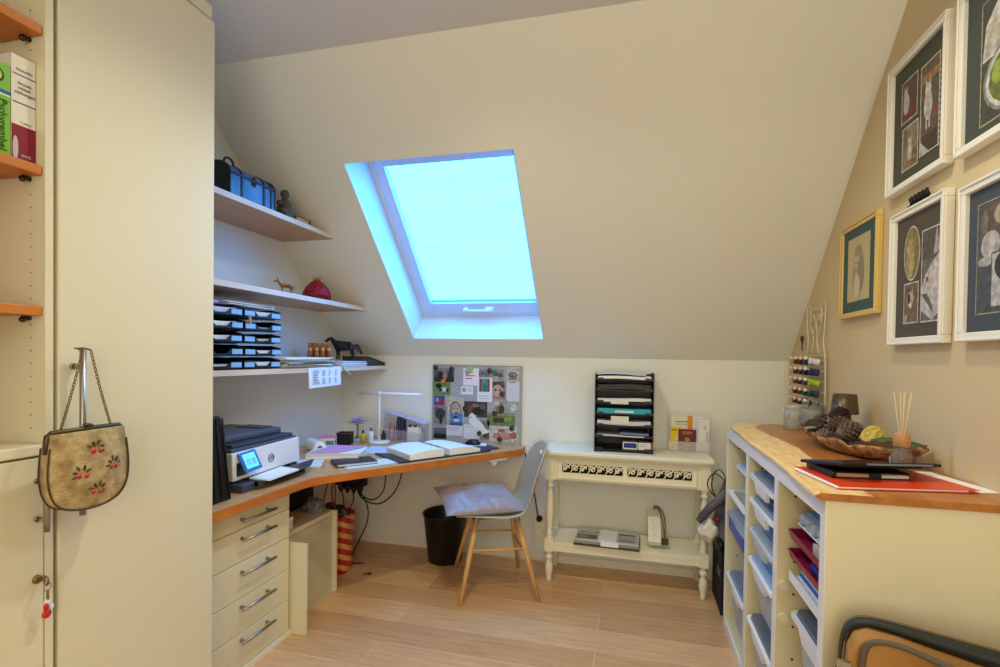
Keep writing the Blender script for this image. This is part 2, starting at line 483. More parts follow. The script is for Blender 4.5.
t, a = book('book', 'white and burgundy medical handbook standing against the bookcase side', .903, .954, 1.7825, .256, M_wcover, lambda a: [('r', -a, 0, a, .088, (134, 24, 52)), ('r', -a + .002, .209, a, .2115, (40, 50, 150)), ('r', -a + .002, .141, a, .1435, (40, 50, 150)), ('e', -.018, .03, .006, .03, (200, 190, 196))])
for j, s in enumerate(('Arznei-', 'mittel-', 'wirkungen')):
    lettering('spine_title', s, t, (.0018, .002, .187 - .0115 * j), (0, 1, 0), (1, 0, 0), .0105, C(20, 20, 24), 'CENTER')
lettering('spine_author', 'Mutschler', t, (.0018, .001, .220), (0, 1, 0), (1, 0, 0), .0088, C(70, 90, 140), 'CENTER')
lettering('spine_edition', '9. Auflage', t, (.0018, .004, .094), (0, 1, 0), (1, 0, 0), .006, C(90, 90, 90), 'CENTER')
lettering('spine_publisher', 'WVG', t, (.0018, .004, .012), (0, 1, 0), (1, 0, 0), .009, C(225, 205, 210), 'CENTER')

# handbag hanging on the wardrobe handle
hb = thing('handbag', 'tapestry handbag with red roses hanging by its chain from the wardrobe handle', 'handbag', (-1.355, .994, .913))
hb.scale = (1, .9, .95)
M_tap = mat('tapestry_cloth', (206, 186, 136), .85, c2=(140, 112, 66), vscale=26, bump=.5, bscale=160)
OUT = [(-.100, .205), (-.106, .16), (-.110, .10), (-.102, .05), (-.082, .018), (-.045, .002), (0, -.004), (.045, 0), (.082, .016), (.104, .05), (.110, .10), (.104, .16), (.096, .207)]
OUT = [(p.x, p.z + .008) for p in spline([(x, 0, z) for x, z in OUT], 4)]
cen = (0, .12)
def bagface(sgn, k):  # k 0 edge .. 1 middle
    return [((.012 + .026 * math.sin(k * PI / 2)) if sgn > 0 else -(.012 + .012 * math.sin(k * PI / 2)), cen[0] + (x - cen[0]) * (1 - k), cen[1] + (z - cen[1]) * (1 - k * .97)) for x, z in OUT]
m = MB()
m.rings([bagface(-1, k) for k in (.96, .7, .4, .18, .05, 0)] + [bagface(1, k) for k in (0, .05, .18, .4, .7, .96)], M_tap)
body = m.build('body', hb)
m = MB()
for sgn in (-1, 1):
    m.tube([(sgn * .0145, x * 1.005, cen[1] + (z - cen[1]) * 1.005) for x, z in OUT[3:-3]], .0022, mat('bag_piping', (70, 58, 40), .7), 6)
m.build('piping', hb)
m = MB()
M_bron = mat('bronze_frame', (92, 82, 62), .4, .8)
m.tube([(.002, -.106, .165), (.002, -.103, .207), (.002, -.094, .217), (.002, 0, .2185), (.002, .09, .2185), (.002, .099, .21), (.002, .104, .17)], .0065, M_bron, 8)
m.ball((.006, -.004, .229), (.006, .012, .005), M_bron, 10, 6); m.ball((.004, .008, .225), (.005, .008, .006), M_bron, 10, 6)
m.build('clasp_frame', hb)
m = MB()
def chain(p0, p1, n):
    p0, p1 = V(p0), V(p1)
    for i in range(n):
        c = p0.lerp(p1, (i + .5) / n) + V((0, 0, -.008 * math.sin(PI * (i + .5) / n)))
        d = (p1 - p0).normalized(); side = V((1, 0, 0)) if i % 2 else d.cross(V((1, 0, 0)))
        L_ = (p1 - p0).length / n * .72
        m.tube([c + d * L_ * math.cos(t) + side * .0033 * math.sin(t) for t in [2 * PI * q / 8 for q in range(8)]], .0012, brass, 5, closed=True)
top = (.008, -.022, .437)
chain((.003, -.072, .218), (-.002, -.010, .428), 24); chain((.003, .066, .218), (-.002, .012, .430), 24)
m.tube([(-.002 - .001, -.012, .428), (-.014, -.012, .432), (-.033, -.003, .434), (-.044, .002, .434), (-.044, .008, .434), (-.030, .014, .434), (-.012, .014, .432), (-.002, .012, .430)], .0024, brass, 6)
m.build('chain', hb)
M_rose = [mat('rose_red', (176, 44, 52), .8), mat('rose_pink', (206, 104, 96), .8), mat('leaf_green', (70, 86, 44), .85), mat('leaf_dark', (50, 58, 36), .85)]
def onbag(y, z):
    # front surface point: distance towards the outline decides the bulge
    best = 1.0
    dx, dz = y - cen[0], z - cen[1]
    L0 = math.hypot(dx, dz) + 1e-6
    bestq = .11 if abs(dx) > abs(dz) else .105
    for i in range(len(OUT) - 1):
        (x1, z1), (x2, z2) = OUT[i], OUT[i + 1]
        x1 -= cen[0]; x2 -= cen[0]; z1 -= cen[1]; z2 -= cen[1]
        den = dx * (z2 - z1) - dz * (x2 - x1)
        if abs(den) < 1e-9: continue
        t = (x1 * (z2 - z1) - z1 * (x2 - x1)) / den; u = (x1 * dz - z1 * dx) / den
        if t > 0 and -.01 <= u <= 1.01: bestq = t * L0
    k = max(0, 1 - L0 / bestq)
    return .012 + .026 * math.sin(k * PI / 2)
def bl_el(y, z, ry, rz, a, mt):
    x = onbag(y, z)
    R = Matrix.Rotation(a, 3, 'X')
    m.ball((x, y, z), (.0035, ry, rz), mt, 10, 6, R)
for cy, cz, rot in ((0.0, .165, 0), (-.038, .105, 1), (.048, .115, .6), (.005, .055, .2)):
    m = MB()
    for j in range(5):
        a = rot + j * .75 - .4
        q = .6 + .1 * (j % 3)
        bl_el(cy + .026 * q * math.cos(a), cz + .022 * q * math.sin(a), .0085, .0030, a, M_rose[2 + j % 2])
    for dx, dz, mt in ((-.008, -.006, 0), (.010, -.007, 0), (.011, -.002, 1), (-.010, .000, 1)):
        bl_el(cy + dx, cz + dz, .0058, .0062, 0, M_rose[mt])
    m.build('rose_motif', hb)

# ------------------------------------------------------------------ drawer unit and worktop
XD = -1.541
du = thing('drawer_unit', 'cream pedestal of five drawers with steel bar handles under the desk', 'drawer unit', (-1.77, 1.77, 0))
def dl(): m = MB(); m.T = Matrix.Translation((1.77, -1.77, 0)); return m
m = dl(); m.box(XL + .002, XD - .02, 1.498, 2.034, .022, .698, M_cream); m.build('body', du)
m = dl(); m.box(XL + .002, XD + .006, 1.498, 2.046, 0, .021, M_trim); m.build('plinth', du)
zs = [(.598, .694), (.4645, .595), (.316, .4615), (.172, .313), (.026, .169)]
hz = [(.638), (.560), (.421), (.277), (.140)]
for (z0, z1), h in zip(zs, hz):
    m = dl(); m.box(XD - .019, XD, 1.500, 2.032, z0, z1, M_cream); d = m.build('drawer', du, bev=.002)
    bar_handle(d, (XD + .031 + 1.77, 1.712 - 1.77, h), (XD + .031 + 1.77, 1.905 - 1.77, h), (.031, 0, 0), .0062, .022)

DZ = .74
desk = thing('desk_worktop', 'angled desk worktop with an orange wood edge running from wardrobe to back wall', 'desk', (-1.6, 2.4, 0))
top = [(XL + .002, 1.497), (-1.472, 1.497), (-1.462, 1.80), (-1.453, 2.02), (-1.440, 2.075), (-1.405, 2.135), (-.668, 3.094), (-.668, YB - .002), (XL + .002, YB - .002)]
m = MB(); m.T = Matrix.Translation((1.6, -2.4, 0))
M_top = wood('desk_top_wood', (214, 170, 122), (196, 148, 100), (2, 8, 8), 3, .32)
m.prism([(x, y, DZ - .004) for x, y in top], (0, 0, .004), M_top); m.build('top_surface', desk)
m = MB(); m.T = Matrix.Translation((1.6, -2.4, 0))
m.prism([(x, y, DZ - .042) for x, y in top], (0, 0, .0375), M_orange); m.build('wood_edge', desk, bev=.004)

# wall shelves
for nm, z, yt, lab in (('wall_shelf', 1.995, 2.53, 'topmost wall shelf, pale wood, carrying the blue trunk'), ('wall_shelf', 1.621, 2.90, 'middle wall shelf, pale wood, carrying the red pomegranate ornament'), ('wall_shelf', 1.245, 3.219, 'lowest wall shelf above the desk, crowded with letter trays and papers')):
    yb = YB - (z - ZK) * CT / ST if z > ZK else YB
    ybb = YB - (z - .024 - ZK) * CT / ST if z - .024 > ZK else YB
    m = MB()
    yb -= .002; ybb -= .002
    x0, x1 = XL + .001, -1.66
    a = [(x0, 1.495, z - .024), (x1, 1.495, z - .024), (x1, ybb, z - .024), (x0, ybb, z - .024)]
    b_ = [(x0, 1.495, z), (x1, 1.495, z), (x1, yb, z), (x0, yb, z)]
    m.rings([a, b_], M_shelfw, smooth=False)
    o = m.build(nm, bev=.0015); tag(o, lab, 'shelf', 'wall shelves above the desk')
    m = MB(); m.rings([[(x1 + .0002, 1.495, z - .0245), (x1 + .0022, 1.495, z - .0245), (x1 + .0022, 1.495, z + .0003), (x1 + .0002, 1.495, z + .0003)], [(x1 + .0002, ybb, z - .0245), (x1 + .0022, ybb, z - .0245), (x1 + .0022, yb, z + .0003), (x1 + .0002, yb, z + .0003)]], wood('maple_edge_band', (232, 214, 192), (220, 196, 168), (8, 1.2, 8), 4, .4), smooth=False); m.build('edge_band', o)

# low cabinet under the desk
uc = thing('low_cabinet', 'low cream cabinet under the desk, next to the drawer unit', 'cabinet', (-1.78, 2.28, 0))
def ul(): m = MB(); m.T = Matrix.Translation((1.78, -2.28, 0)); return m
m = ul(); m.box(XL + .02, XD + .078, 2.048, 2.066, 0, .43, M_cream); m.build('side_panel', uc, bev=.002)
m = ul(); m.box(XL + .02, -1.578, 2.474, 2.492, 0, .452, M_cream); m.build('side_panel', uc, bev=.002)
m = ul(); m.box(XL + .02, -1.60, 2.067, 2.473, .0, .425, mat('grey_green_laminate', (206, 200, 172), .5)); m.build('front', uc)
m = ul(); m.box(XL + .02, -1.597, 2.067, 2.473, .429, .455, M_cream); m.build('lid', uc, bev=.003)
t = thing('paper_box', 'small white box on the low cabinet beside the black computer', 'box', (-1.64, 2.12, .4555))
m = MB(); m.box(-.05, .03, -.045, .03, 0, .055, M_paper2); m.build('carton', t, bev=.002)
m = MB(); m.box(-.052, .032, -.047, .032, .045, .062, M_paper); m.build('carton_lid', t, bev=.002)
pc = thing('computer_case', 'black computer case lying in the shade under the desk', 'computer', (-1.86, 2.28, .4555))
m = MB(); m.box(-.12, .08, -.12, .28, .008, .20, M_blackm); m.build('casing', pc, bev=.004)
m = MB(); m.cyl((.08, -.06, .075), (.0815, -.06, .075), .003, M_wplast, 10); m.build('power_light', pc)
for sx, sy in ((-.10, -.10), (.06, -.10), (-.10, .25), (.06, .25)):
    m = MB(); m.cyl((sx, sy, 0), (sx, sy, .009), .012, M_black, 10); m.build('foot', pc)
# crumpled grey cloth
t = thing('grey_cloth', 'crumpled grey patterned cloth on the low cabinet, behind the red bag handles', 'cloth', (-1.69, 2.43, .4555))
M_gcl = mat('grey_patterned_cloth', (150, 150, 150), .9, c2=(60, 60, 64), vscale=40)
m = MB()
def crump(u, w_):
    a = 2 * PI * u; r = .085 * math.sin(min(1, w_ * 1.02) * PI / 2)
    p = V((r * .8 * math.cos(a), r * .55 * math.sin(a), .07 * math.cos(w_ * PI / 2)))
    n_ = noise.noise(V((p.x * 30, p.y * 30, p.z * 30 + 3)))
    return p * (1 + .25 * n_) + V((0, 0, .002 + .01 * max(0, n_)))
m.grid(crump, 32, 12, M_gcl); m.build('folds', t)

# striped shopping bag on the floor
sb = thing('shopping_bag', 'red and orange striped shopping bag on the floor under the desk', 'bag', (-1.765, 2.735, 0), .25)
M_rs = bpy.data.materials.new('striped_bag_plastic'); M_rs.use_nodes = True
N_, L_ = M_rs.node_tree.nodes, M_rs.node_tree.links
b_ = N_['Principled BSDF']; b_.inputs['Roughness'].default_value = .4
tc = N_.new('ShaderNodeTexCoord'); mp = N_.new('ShaderNodeMapping'); mp.inputs['Rotation'].default_value = (0, math.radians(-16), math.radians(0)); L_.new(tc.outputs['Object'], mp.inputs['Vector'])
mp.inputs['Rotation'].default_value = (math.radians(22), math.radians(-14), 0)
wv = N_.new('ShaderNodeTexWave'); wv.bands_direction = 'Z'; wv.inputs['Scale'].default_value = 5.4; wv.inputs['Distortion'].default_value = .4
L_.new(mp.outputs['Vector'], wv.inputs['Vector'])
rp = N_.new('ShaderNodeValToRGB'); rp.color_ramp.interpolation = 'CONSTANT'
rp.color_ramp.elements[0].color = (*lin((196, 44, 30)), 1); rp.color_ramp.elements[1].position = .56; rp.color_ramp.elements[1].color = (*lin((236, 176, 110)), 1)
L_.new(wv.outputs['Fac'], rp.inputs['Fac']); L_.new(rp.outputs['Color'], b_.inputs['Base Color'])
m = MB(); rr = []
for z, k in ((0, .96), (.02, 1.0), (.15, 1.02), (.28, 1.06), (.35, 1.08)):
    ring = []
    for j in range(28):
        a = 2 * PI * j / 28; q = 4
        cx = math.copysign(abs(math.cos(a)) ** .5, math.cos(a)); sy = math.copysign(abs(math.sin(a)) ** .5, math.sin(a))
        wob = 1 + .04 * math.sin(5 * a + z * 20)
        ring.append((cx * .11 * k * wob, sy * .082 * k * wob, z + .004 * math.sin(7 * a) * (z > .3)))
    rr.append(ring)
vs = m.rings(rr, M_rs, cap=False); m.f(vs[0][::-1], M_rs); m.build('body', sb, solid=.003)
M_hnd = mat('red_cord', (150, 34, 30), .6)
for sy in (-1, 1):
    m = MB(); m.tube(spline([(-.035, sy * .086, .27), (-.034, sy * .09, .36), (-.026, sy * .055, .50), (.006, sy * .03, .58), (.03, sy * .055, .50), (.040, sy * .09, .36), (.040, sy * .086, .27)], 6), .0045, M_hnd, 8); m.build('handle', sb)
m = MB()
for i in range(6):
    a = i * 1.05; m.ball((.05 * math.cos(a), .035 * math.sin(a), .345 + .015 * (i % 3)), (.04, .032, .03), mat('dark_bag_contents', (40, 38, 40), .8) if i % 2 else M_gcl, 10, 6)
m.build('contents', sb)
# cable bundle hanging from the desk
M_cab = mat('black_cable', (16, 16, 17), .5)
def cable(lab, pts, r=.0036, m_=None):
    m = MB(); m.tube(spline(pts, 8), r, m_ or M_cab, 8); return tag(m.build('power_cable'), lab, 'cable', 'cables under the desk')
cable('black cable looping from the desk underside at its far end to the socket strip', [(-1.44, 3.02, .697), (-1.43, 3.0, .58), (-1.47, 2.97, .44), (-1.56, 2.93, .365), (-1.66, 2.90, .40), (-1.70, 2.88, .49)], .0045)
cable('thinner black cable hanging inside the longest loop under the desk', [(-1.54, 2.96, .697), (-1.525, 2.95, .58), (-1.535, 2.94, .45), (-1.60, 2.92, .39), (-1.68, 2.90, .43), (-1.71, 2.88, .50)], .0042)
cable('black cable running down behind the striped bag to the floor', [(-1.69, 2.88, .49), (-1.66, 2.87, .45), (-1.60, 2.85, .38), (-1.585, 2.83, .28), (-1.64, 2.82, .15), (-1.68, 2.80, .03), (-1.62, 2.85, .008)], .004)
cable('short black cable drooping in front of the red bag handles', [(-1.72, 2.86, .52), (-1.68, 2.80, .50), (-1.64, 2.76, .44), (-1.655, 2.74, .37), (-1.665, 2.72, .27)], .0036)
t = thing('socket_strip', 'black multi socket strip with plugs fixed under the desk above the striped bag', 'socket strip', (-1.74, 2.90, .50))
m = MB(); m.box(-.10, .10, -.03, .03, -.02, .03, M_blackm); m.box(-.09, -.07, -.01, .01, .03, .198, M_blackm); m.box(.07, .09, -.01, .01, .03, .198, M_blackm); m.build('housing', t, bev=.004)
for i in range(4):
    m = MB(); m.lathe([(.0, -.075), (.008, -.07), (.019, -.045), (.02, -.02), (0, -.02)], M_black, (-.07 + .045 * i, -.004, 0), 12); m.build('plug', t)
t = thing('desk_bracket', 'small white plastic fitting screwed under the desk near its tip', 'bracket', (-.80, 2.985, DZ - .042), .9)
t.scale = (1.3, 1.3, 1.5)
m = MB(); m.prism([(-.05, -.02, 0), (.05, -.02, 0), (.05, .02, 0), (-.05, .02, 0)], (0, 0, -.012), M_wplast); m.build('plate', t, bev=.003)
m = MB(); m.lathe([(.0, -.03), (.014, -.028), (.018, -.012), (0, -.012)], M_wplast, (-.015, 0, 0), 14); m.build('knob', t)
# ------------------------------------------------------------------ things on the wall shelves
S1, S2, S3 = 2.0, 1.623, 1.247
# blue trunk
t = thing('trunk', 'small blue trunk with black straps on the topmost wall shelf', 'trunk', (-1.742, 1.938, S1 + .001))
t.scale = (1, .77, 1.02)
M_blue = mat('trunk_blue', (40, 56, 92), .3, c2=(84, 118, 168), vscale=9)  # lighter blue patches put the trunk's bright highlight into the colour
M_strap = mat('trunk_strap', (26, 26, 30), .5)
def arch(hw, h0, h1, n=10):
    return [(-hw, 0), (hw, 0), (hw, h0)] + [(hw * math.cos(PI * i / n), h0 + (h1 - h0) * math.sin(PI * i / n)) for i in range(1, n)] + [(-hw, h0)]
sec = arch(.075, .085, .135)
m = MB(); m.prism([(x, -.178, z) for x, z in sec], (0, .356, 0), M_blue); m.build('body', t)
sec2 = arch(.078, .087, .139)
for y0, y1, mt in ((-.183, -.174, M_strap), (-.100, -.084, M_strap), (.075, .092, M_strap), (.140, .150, M_strap), (.172, .184, M_strap)):
    m = MB(); m.prism([(x, y0, z) for x, z in sec2], (0, y1 - y0, 0), mt); m.build('strap', t, bev=.001)
m = MB(); m.tube(spline([(.03, -.165, .128), (.03, -.155, .150), (.03, -.13, .158), (.03, -.10, .150), (.03, -.09, .130)], 5), .005, M_strap, 8); m.build('carry_handle', t)
m = MB(); m.box(.076, .081, -.18, .18, .083, .089, M_strap)
for a in range(5):
    m.ball((.078, .0 + .013 * math.cos(a * 1.26), .085 + .016 * math.sin(a * 1.26)), (.004, .008, .008), M_strap, 8, 5)
m.build('clasp', t)
# silhouette figurine on wooden base
t = thing('seated_figurine', 'dark grey seated figurine beside the blue trunk', 'figurine', (-1.72, 2.215, S1 + .0005))
M_fig = mat('pewter', (84, 80, 74), .5, .3)
m = MB(); m.T = Matrix.Scale(1.38, 4); m.lathe([(.0, 0), (.032, 0), (.034, .01), (.030, .03), (.024, .05), (.020, .062), (.012, .070), (.010, .076), (.016, .082), (.017, .092), (.012, .102), (0, .105)], M_fig, n=18, sy=.8)
m.ball((.012, -.022, .022), (.014, .018, .012), M_fig); m.ball((.0, -.028, .05), (.01, .012, .01), M_fig); m.build('figure', t)
t = thing('wooden_box', 'small flat wooden box at the end of the topmost shelf', 'box', (-1.715, 2.318, S1 + .0005))
m = MB(); m.box(-.035, .035, -.055, .055, 0, .022, wood('pale_wood_box', (206, 160, 110), (180, 130, 80))); m.build('base', t, bev=.002)
m = MB(); m.box(-.036, .036, .035, .056, .0, .026, C(120, 50, 32)); m.box(-.036, .036, -.056, .056, .022, .028, C(140, 72, 44)); m.build('cover', t, bev=.002)

# animal helper: body as one skinned mesh
def skin(name, pts, edges, radii, m_, parent, sub=2, root=0):
    me = bpy.data.meshes.new(name); me.from_pydata([V(p) for p in pts], edges, [])
    o = bpy.data.objects.new(name, me); COL.objects.link(o)
    if parent: o.parent = parent
    o.modifiers.new('skin', 'SKIN'); sv = me.skin_vertices[0].data
    for i, r in enumerate(radii):
        sv[i].radius = r if isinstance(r, tuple) else (r, r)
        sv[i].use_root = (i == root)
    d = o.modifiers.new('sub', 'SUBSURF'); d.levels = d.render_levels = sub
    me.materials.append(m_)
    dg = bpy.context.evaluated_depsgraph_get()
    me2 = bpy.data.meshes.new_from_object(o.evaluated_get(dg))
    for p in me2.polygons: p.use_smooth = True
    o.modifiers.clear(); o.data = me2
    return o
def quadruped(name, parent, L, H, m_, s=1.0, head_up=1.0, legs=None, rad=1.0):
    # faces -y (towards the camera's left in the picture); origin under the belly on the ground
    P = [(0, .28 * L, .62 * H), (0, .05 * L, .60 * H), (0, -.25 * L, .63 * H), (0, -.40 * L, .78 * H), (0, -.50 * L, (.70 + .28 * head_up) * H), (0, -.62 * L, (.62 + .28 * head_up) * H), (0, -.72 * L, (.52 + .28 * head_up) * H),
         (.03 * L, -.25 * L, .40 * H), (.03 * L, -.26 * L, .2 * H), (.03 * L, -.27 * L, .01 * H), (-.05 * L, -.22 * L, .40 * H), (-.05 * L, -.20 * L, .2 * H), (-.05 * L, -.19 * L, .01 * H),
         (.04 * L, .30 * L, .42 * H), (.04 * L, .36 * L, .22 * H), (.04 * L, .33 * L, .01 * H), (-.05 * L, .26 * L, .42 * H), (-.05 * L, .29 * L, .22 * H), (-.05 * L, .26 * L, .01 * H),
         (0, .38 * L, .62 * H), (0, .47 * L, .5 * H), (0, .50 * L, .34 * H)]
    E = [(0, 1), (1, 2), (2, 3), (3, 4), (4, 5), (5, 6), (2, 7), (7, 8), (8, 9), (2, 10), (10, 11), (11, 12), (0, 13), (13, 14), (14, 15), (0, 16), (16, 17), (17, 18), (0, 19), (19, 20), (20, 21)]
    b = L * rad
    R = [.13 * b, .14 * b, .13 * b, .085 * b, .06 * b, .055 * b, .035 * b] + [.045 * b, .025 * b, .028 * b] * 2 + [.06 * b, .03 * b, .028 * b] * 2 + [.03 * b, .035 * b, .015 * b]
    return skin(name, P, E, R, m_, parent, 2, 1)

t = thing('deer_figurine', 'tiny bronze deer figurine on the middle wall shelf', 'figurine', (-1.70, 2.205, S2 + .0005), -.7)
quadruped('body', t, .082, .060, mat('bronze', (120, 78, 46), .35, .6), head_up=1.1, rad=.85)
m = MB()
for sx in (-1, 1):
    m.tube([(sx * .003, -.041, .060), (sx * .006, -.039, .069), (sx * .005, -.044, .076)], [.0016, .0014, .0006], mat('bronze', (120, 78, 46)), 6)
    m.ball((sx * .006, -.040, .059), (.004, .0018, .003), mat('bronze', (120, 78, 46)), 8, 5)
m.build('ears', t)
# red pomegranate
t = thing('pomegranate', 'red beaded pomegranate ornament with a gold crown on the middle shelf', 'ornament', (-1.745, 2.525, S2 + .0005))
M_pom = mat('red_glitter', (176, 22, 44), .35, c2=(110, 6, 26), vscale=60, bump=.4, bscale=120)
m = MB(); m.T = Matrix.Scale(1.12, 4); m.lathe([(0, 0), (.045, 0), (.062, .012), (.064, .03), (.055, .055), (.036, .08), (.024, .092), (.018, .098), (0, .1)], M_pom, n=28)
for i in range(9):
    for j in range(16):
        zz = .012 + .009 * i; r = .066 - .0005 * i * i * 1.0
        r = {0: .063, 1: .065, 2: .0645, 3: .062, 4: .058, 5: .0525, 6: .046, 7: .038, 8: .031}[i]
        a = 2 * PI * (j + .5 * (i % 2)) / 16
        m.ball((r * math.cos(a), r * math.sin(a), zz), .0055, M_pom, 6, 4)
m.build('body', t)
m = MB(); m.T = Matrix.Scale(1.12, 4); gold = mat('antique_gold', (176, 130, 50), .3, .8)
for j in range(6):
    a = 2 * PI * j / 6
    m.tube([(.012 * math.cos(a), .012 * math.sin(a), .094), (.015 * math.cos(a), .015 * math.sin(a), .108), (.022 * math.cos(a), .022 * math.sin(a), .122)], [.007, .006, .001], gold, 6)
m.build('crown', t)
# ornate red and gold box-like figure
t = thing('nativity_block', 'red and gold carved block ornament on the lowest wall shelf beside the black horse', 'ornament', (-1.845, 2.70, S3 + .0005), -.9)
M_rg = mat('red_gold_carving', (206, 132, 74), .4, .2, c2=(120, 28, 24), vscale=34, bump=.6, bscale=70)
m = MB(); m.T = Matrix.Scale(1.15, 4); m.box(-.04, .04, -.055, .055, 0, .012, M_rg); m.box(-.035, -.028, -.05, .05, .012, .12, M_rg)
for y in (-.047, -.015, .016, .047):
    m.tube([(.01, y, .012), (.012, y, .06), (.008, y, .095), (.01, y, .118)], [.011, .014, .010, .004], M_rg, 8); m.ball((.012, y, .085), .012, C(214, 170, 110, .5), 10, 6)
m.box(-.03, .02, -.055, -.045, .012, .118, M_rg); m.box(-.03, .02, .045, .053, .06, .11, M_rg)
m.build('carving', t)
m = MB(); m.box(.02, .045, -.04, .02, .0125, .034, C(200, 30, 28)); m.build('red_cushion', t, bev=.006)
# black horse
t = thing('horse_figurine', 'black horse figurine standing at the far end of the lowest wall shelf', 'figurine', (-1.80, 2.90, S3 + .036), -1.2)
M_hs = mat('black_bronze', (40, 38, 38), .4, .3)
quadruped('body', t, .165, .145, M_hs, head_up=.95, rad=1.28)
k_ = .93
m = MB(); m.T = Matrix.Scale(k_, 4)
m.tube([(0, -.088, .145), (0, -.076, .138), (0, -.066, .120), (0, -.056, .104)], [.003, .008, .009, .003], M_hs, 8)
m.tube([(.006, -.091, .140), (.008, -.092, .150)], [.004, .001], M_hs, 6); m.tube([(-.006, -.091, .140), (-.008, -.092, .150)], [.004, .001], M_hs, 6)
m.build('mane', t)
m = MB(); m.T = Matrix.Scale(k_, 4)
m.tube(spline([(0, .062, .098), (0, .085, .104), (0, .100, .082), (0, .112, .055), (0, .118, .040)], 5), [.006] * 4 + [.009] * 8 + [.010] * 4 + [.008] * 3 + [.003] * 2, M_hs, 8); m.build('tail', t)

# paper piles on lowest shelf
def sheets(name, lab, loc, n, w, h, mats, th=.0035, jit=.01, rz=0, group=None, cat='papers', curl=0.0, kids=True):
    t = thing(name, lab, cat, loc, rz, group)
    z = 0
    for i in range(n):
        m = MB(); a = random.uniform(-jit, jit) * 6; dx, dy = random.uniform(-jit, jit), random.uniform(-jit, jit)
        m.T = Matrix.Translation((dx, dy, z)) @ Matrix.Rotation(a, 4, 'Z')
        mt = mats[i % len(mats)]; hh = th * random.uniform(.6, 1.3)
        nn = 8
        lo = [[(-w / 2 + w * q / nn, y, curl * (q / nn) ** 2) for q in range(nn + 1)] for y in (-h / 2, h / 2)]
        hi = [[(x, y, zz + hh) for x, y, zz in r] for r in lo]
        m.rings([[*lo[0], *hi[0][::-1]], [*lo[1], *hi[1][::-1]]], mt, smooth=False)
        m.build('sheet', t); z += hh + .0003
    return t
P1, P2, P3, P4 = M_paper, M_paper2, C(150, 170, 205), C(70, 74, 86)
sheets('paper_pile', 'loose pile of blue and white papers on the lowest shelf between trays and horse', (-1.765, 2.35, S3 + .0005), 11, .215, .40, [P1, P2, P3, P1, P4, P2, P1, C(196, 180, 150), P3], .0052, .018)
sheets('magazine_pile', 'pile of blue grey magazines under the black horse on the lowest shelf', (-1.775, 2.815, S3 + .0005), 6, .20, .29, [P1, P3, P2, P1, P3, P2], .0045, .006)
t = thing('dark_folder', 'dark grey folder sloping down to the wall end of the lowest shelf', 'folder', (-1.755, 3.075, S3 + .0005))
def slab(z0, z1, x0, x1, y0, y1, k0, k1, mt, nm):
    m = MB(); m.rings([[(x0, y0, z0 * k0), (x1, y0, z0 * k0), (x1, y0, z1 * k0), (x0, y0, z1 * k0)], [(x0, y1, z0 * k1), (x1, y1, z0 * k1), (x1, y1, z1 * k1), (x0, y1, z1 * k1)]], mt, smooth=False); return m.build(nm, t)
slab(0, .004, -.10, .088, -.11, .13, 1, 1, C(52, 54, 62), 'back_cover')
slab(.0045, .052, -.10, .085, -.108, .125, 1, .25, C(72, 68, 66, .9), 'page_block')
slab(.0525, .060, -.10, .092, -.11, .13, 1, .25, mat('folder_cover_dull', (58, 58, 64), .95, spec=.05), 'front_cover')
# hanging list sheet and green tab
m = MB()
def hang(u, w_): return (-1.655 + .006 * math.sin(u * PI / 2), 2.325 + .30 * w_, S3 + .003 - .108 * u - .006 * (1 - w_))
m.grid(hang, 6, 6, M_paper)
for r in range(9):
    for c_, (a, b2) in enumerate(((.03, .10), (.115, .15), (.175, .20), (.235, .26))):
        if c_ == 0 or r % 5 != 4:
            z = S3 - .02 - .0088 * r
            m.flat((-1.6478, 2.325, z), (0, 1, 0), (0, 0, 1), (1, 0, 0), [('r', a, 0, a + (b2 - a) * random.uniform(.6, 1), .003, (120, 134, 170))])
o = m.build('hanging_list', norm=False); tag(o, 'white sheet with a printed table hanging over the edge of the lowest shelf', 'paper')
m = MB(); m.grid(lambda u, w_: (-1.652 + .003 * u, 2.65 + .03 * w_ * (1 - u * .7) + .09 * u * u, S3 + .004 - .055 * u), 8, 2, C(170, 222, 180))
tag(m.build('hanging_tab', solid=.0006), 'pale green paper strip curling down from the lowest shelf', 'paper')
# ------------------------------------------------------------------ letter trays on the lowest shelf
M_lab = mat('pale_blue_label', (140, 190, 232), .5)
def letter_tray():
    """open front facing +x; origin at the middle of the front edge, on the ground"""
    t = bpy.data.objects.new('letter_tray', None); COL.objects.link(t)
    w, d, h = .118, .29, .052
    m = MB()
    m.box(-d, -.006, -w, w, .004, .0065, M_black)
    m.box(-d, -d + .003, -w, w, .0065, .045, M_black)
    for s in (-1, 1):
        y = s * w; y0, y1 = sorted((y, y - s * .003))
        m.prism([(-d, y0, .0065), (-.045, y0, .0065), (-.0, y0, .012), (-.0, y0, .040), (-.05, y0, .050), (-d, y0, .050)], (0, .003, 0), M_black)
    m.build('shell', t)
    m = MB()
    m.prism([(-.004, -w, .004), (-.004, w, .004), (-.004, w, .036), (-.004, w - .065, .032), (-.004, w - .09, .0105), (-.004, -w + .09, .0105), (-.004, -w + .065, .032), (-.004, -w, .036)], (.004, 0, 0), M_black)
    m.build('front_lip', t)
    for s in (-1, 1):
        a, b = sorted((s * (w - .003), s * (w - .062)))
        m = MB(); m.box(.0003, .0018, a, b, .009, .030, M_lab); m.build('label_tab', t)
    for sx in (-d + .02, -.05):
        m = MB(); m.box(sx, sx + .02, -w + .004, w - .004, 0, .004, M_black); m.build('foot_rib', t)
    return t
ordn = ['bottom', 'second', 'third', 'fourth', 'top']
proto = letter_tray()
ti = 0
trays = []
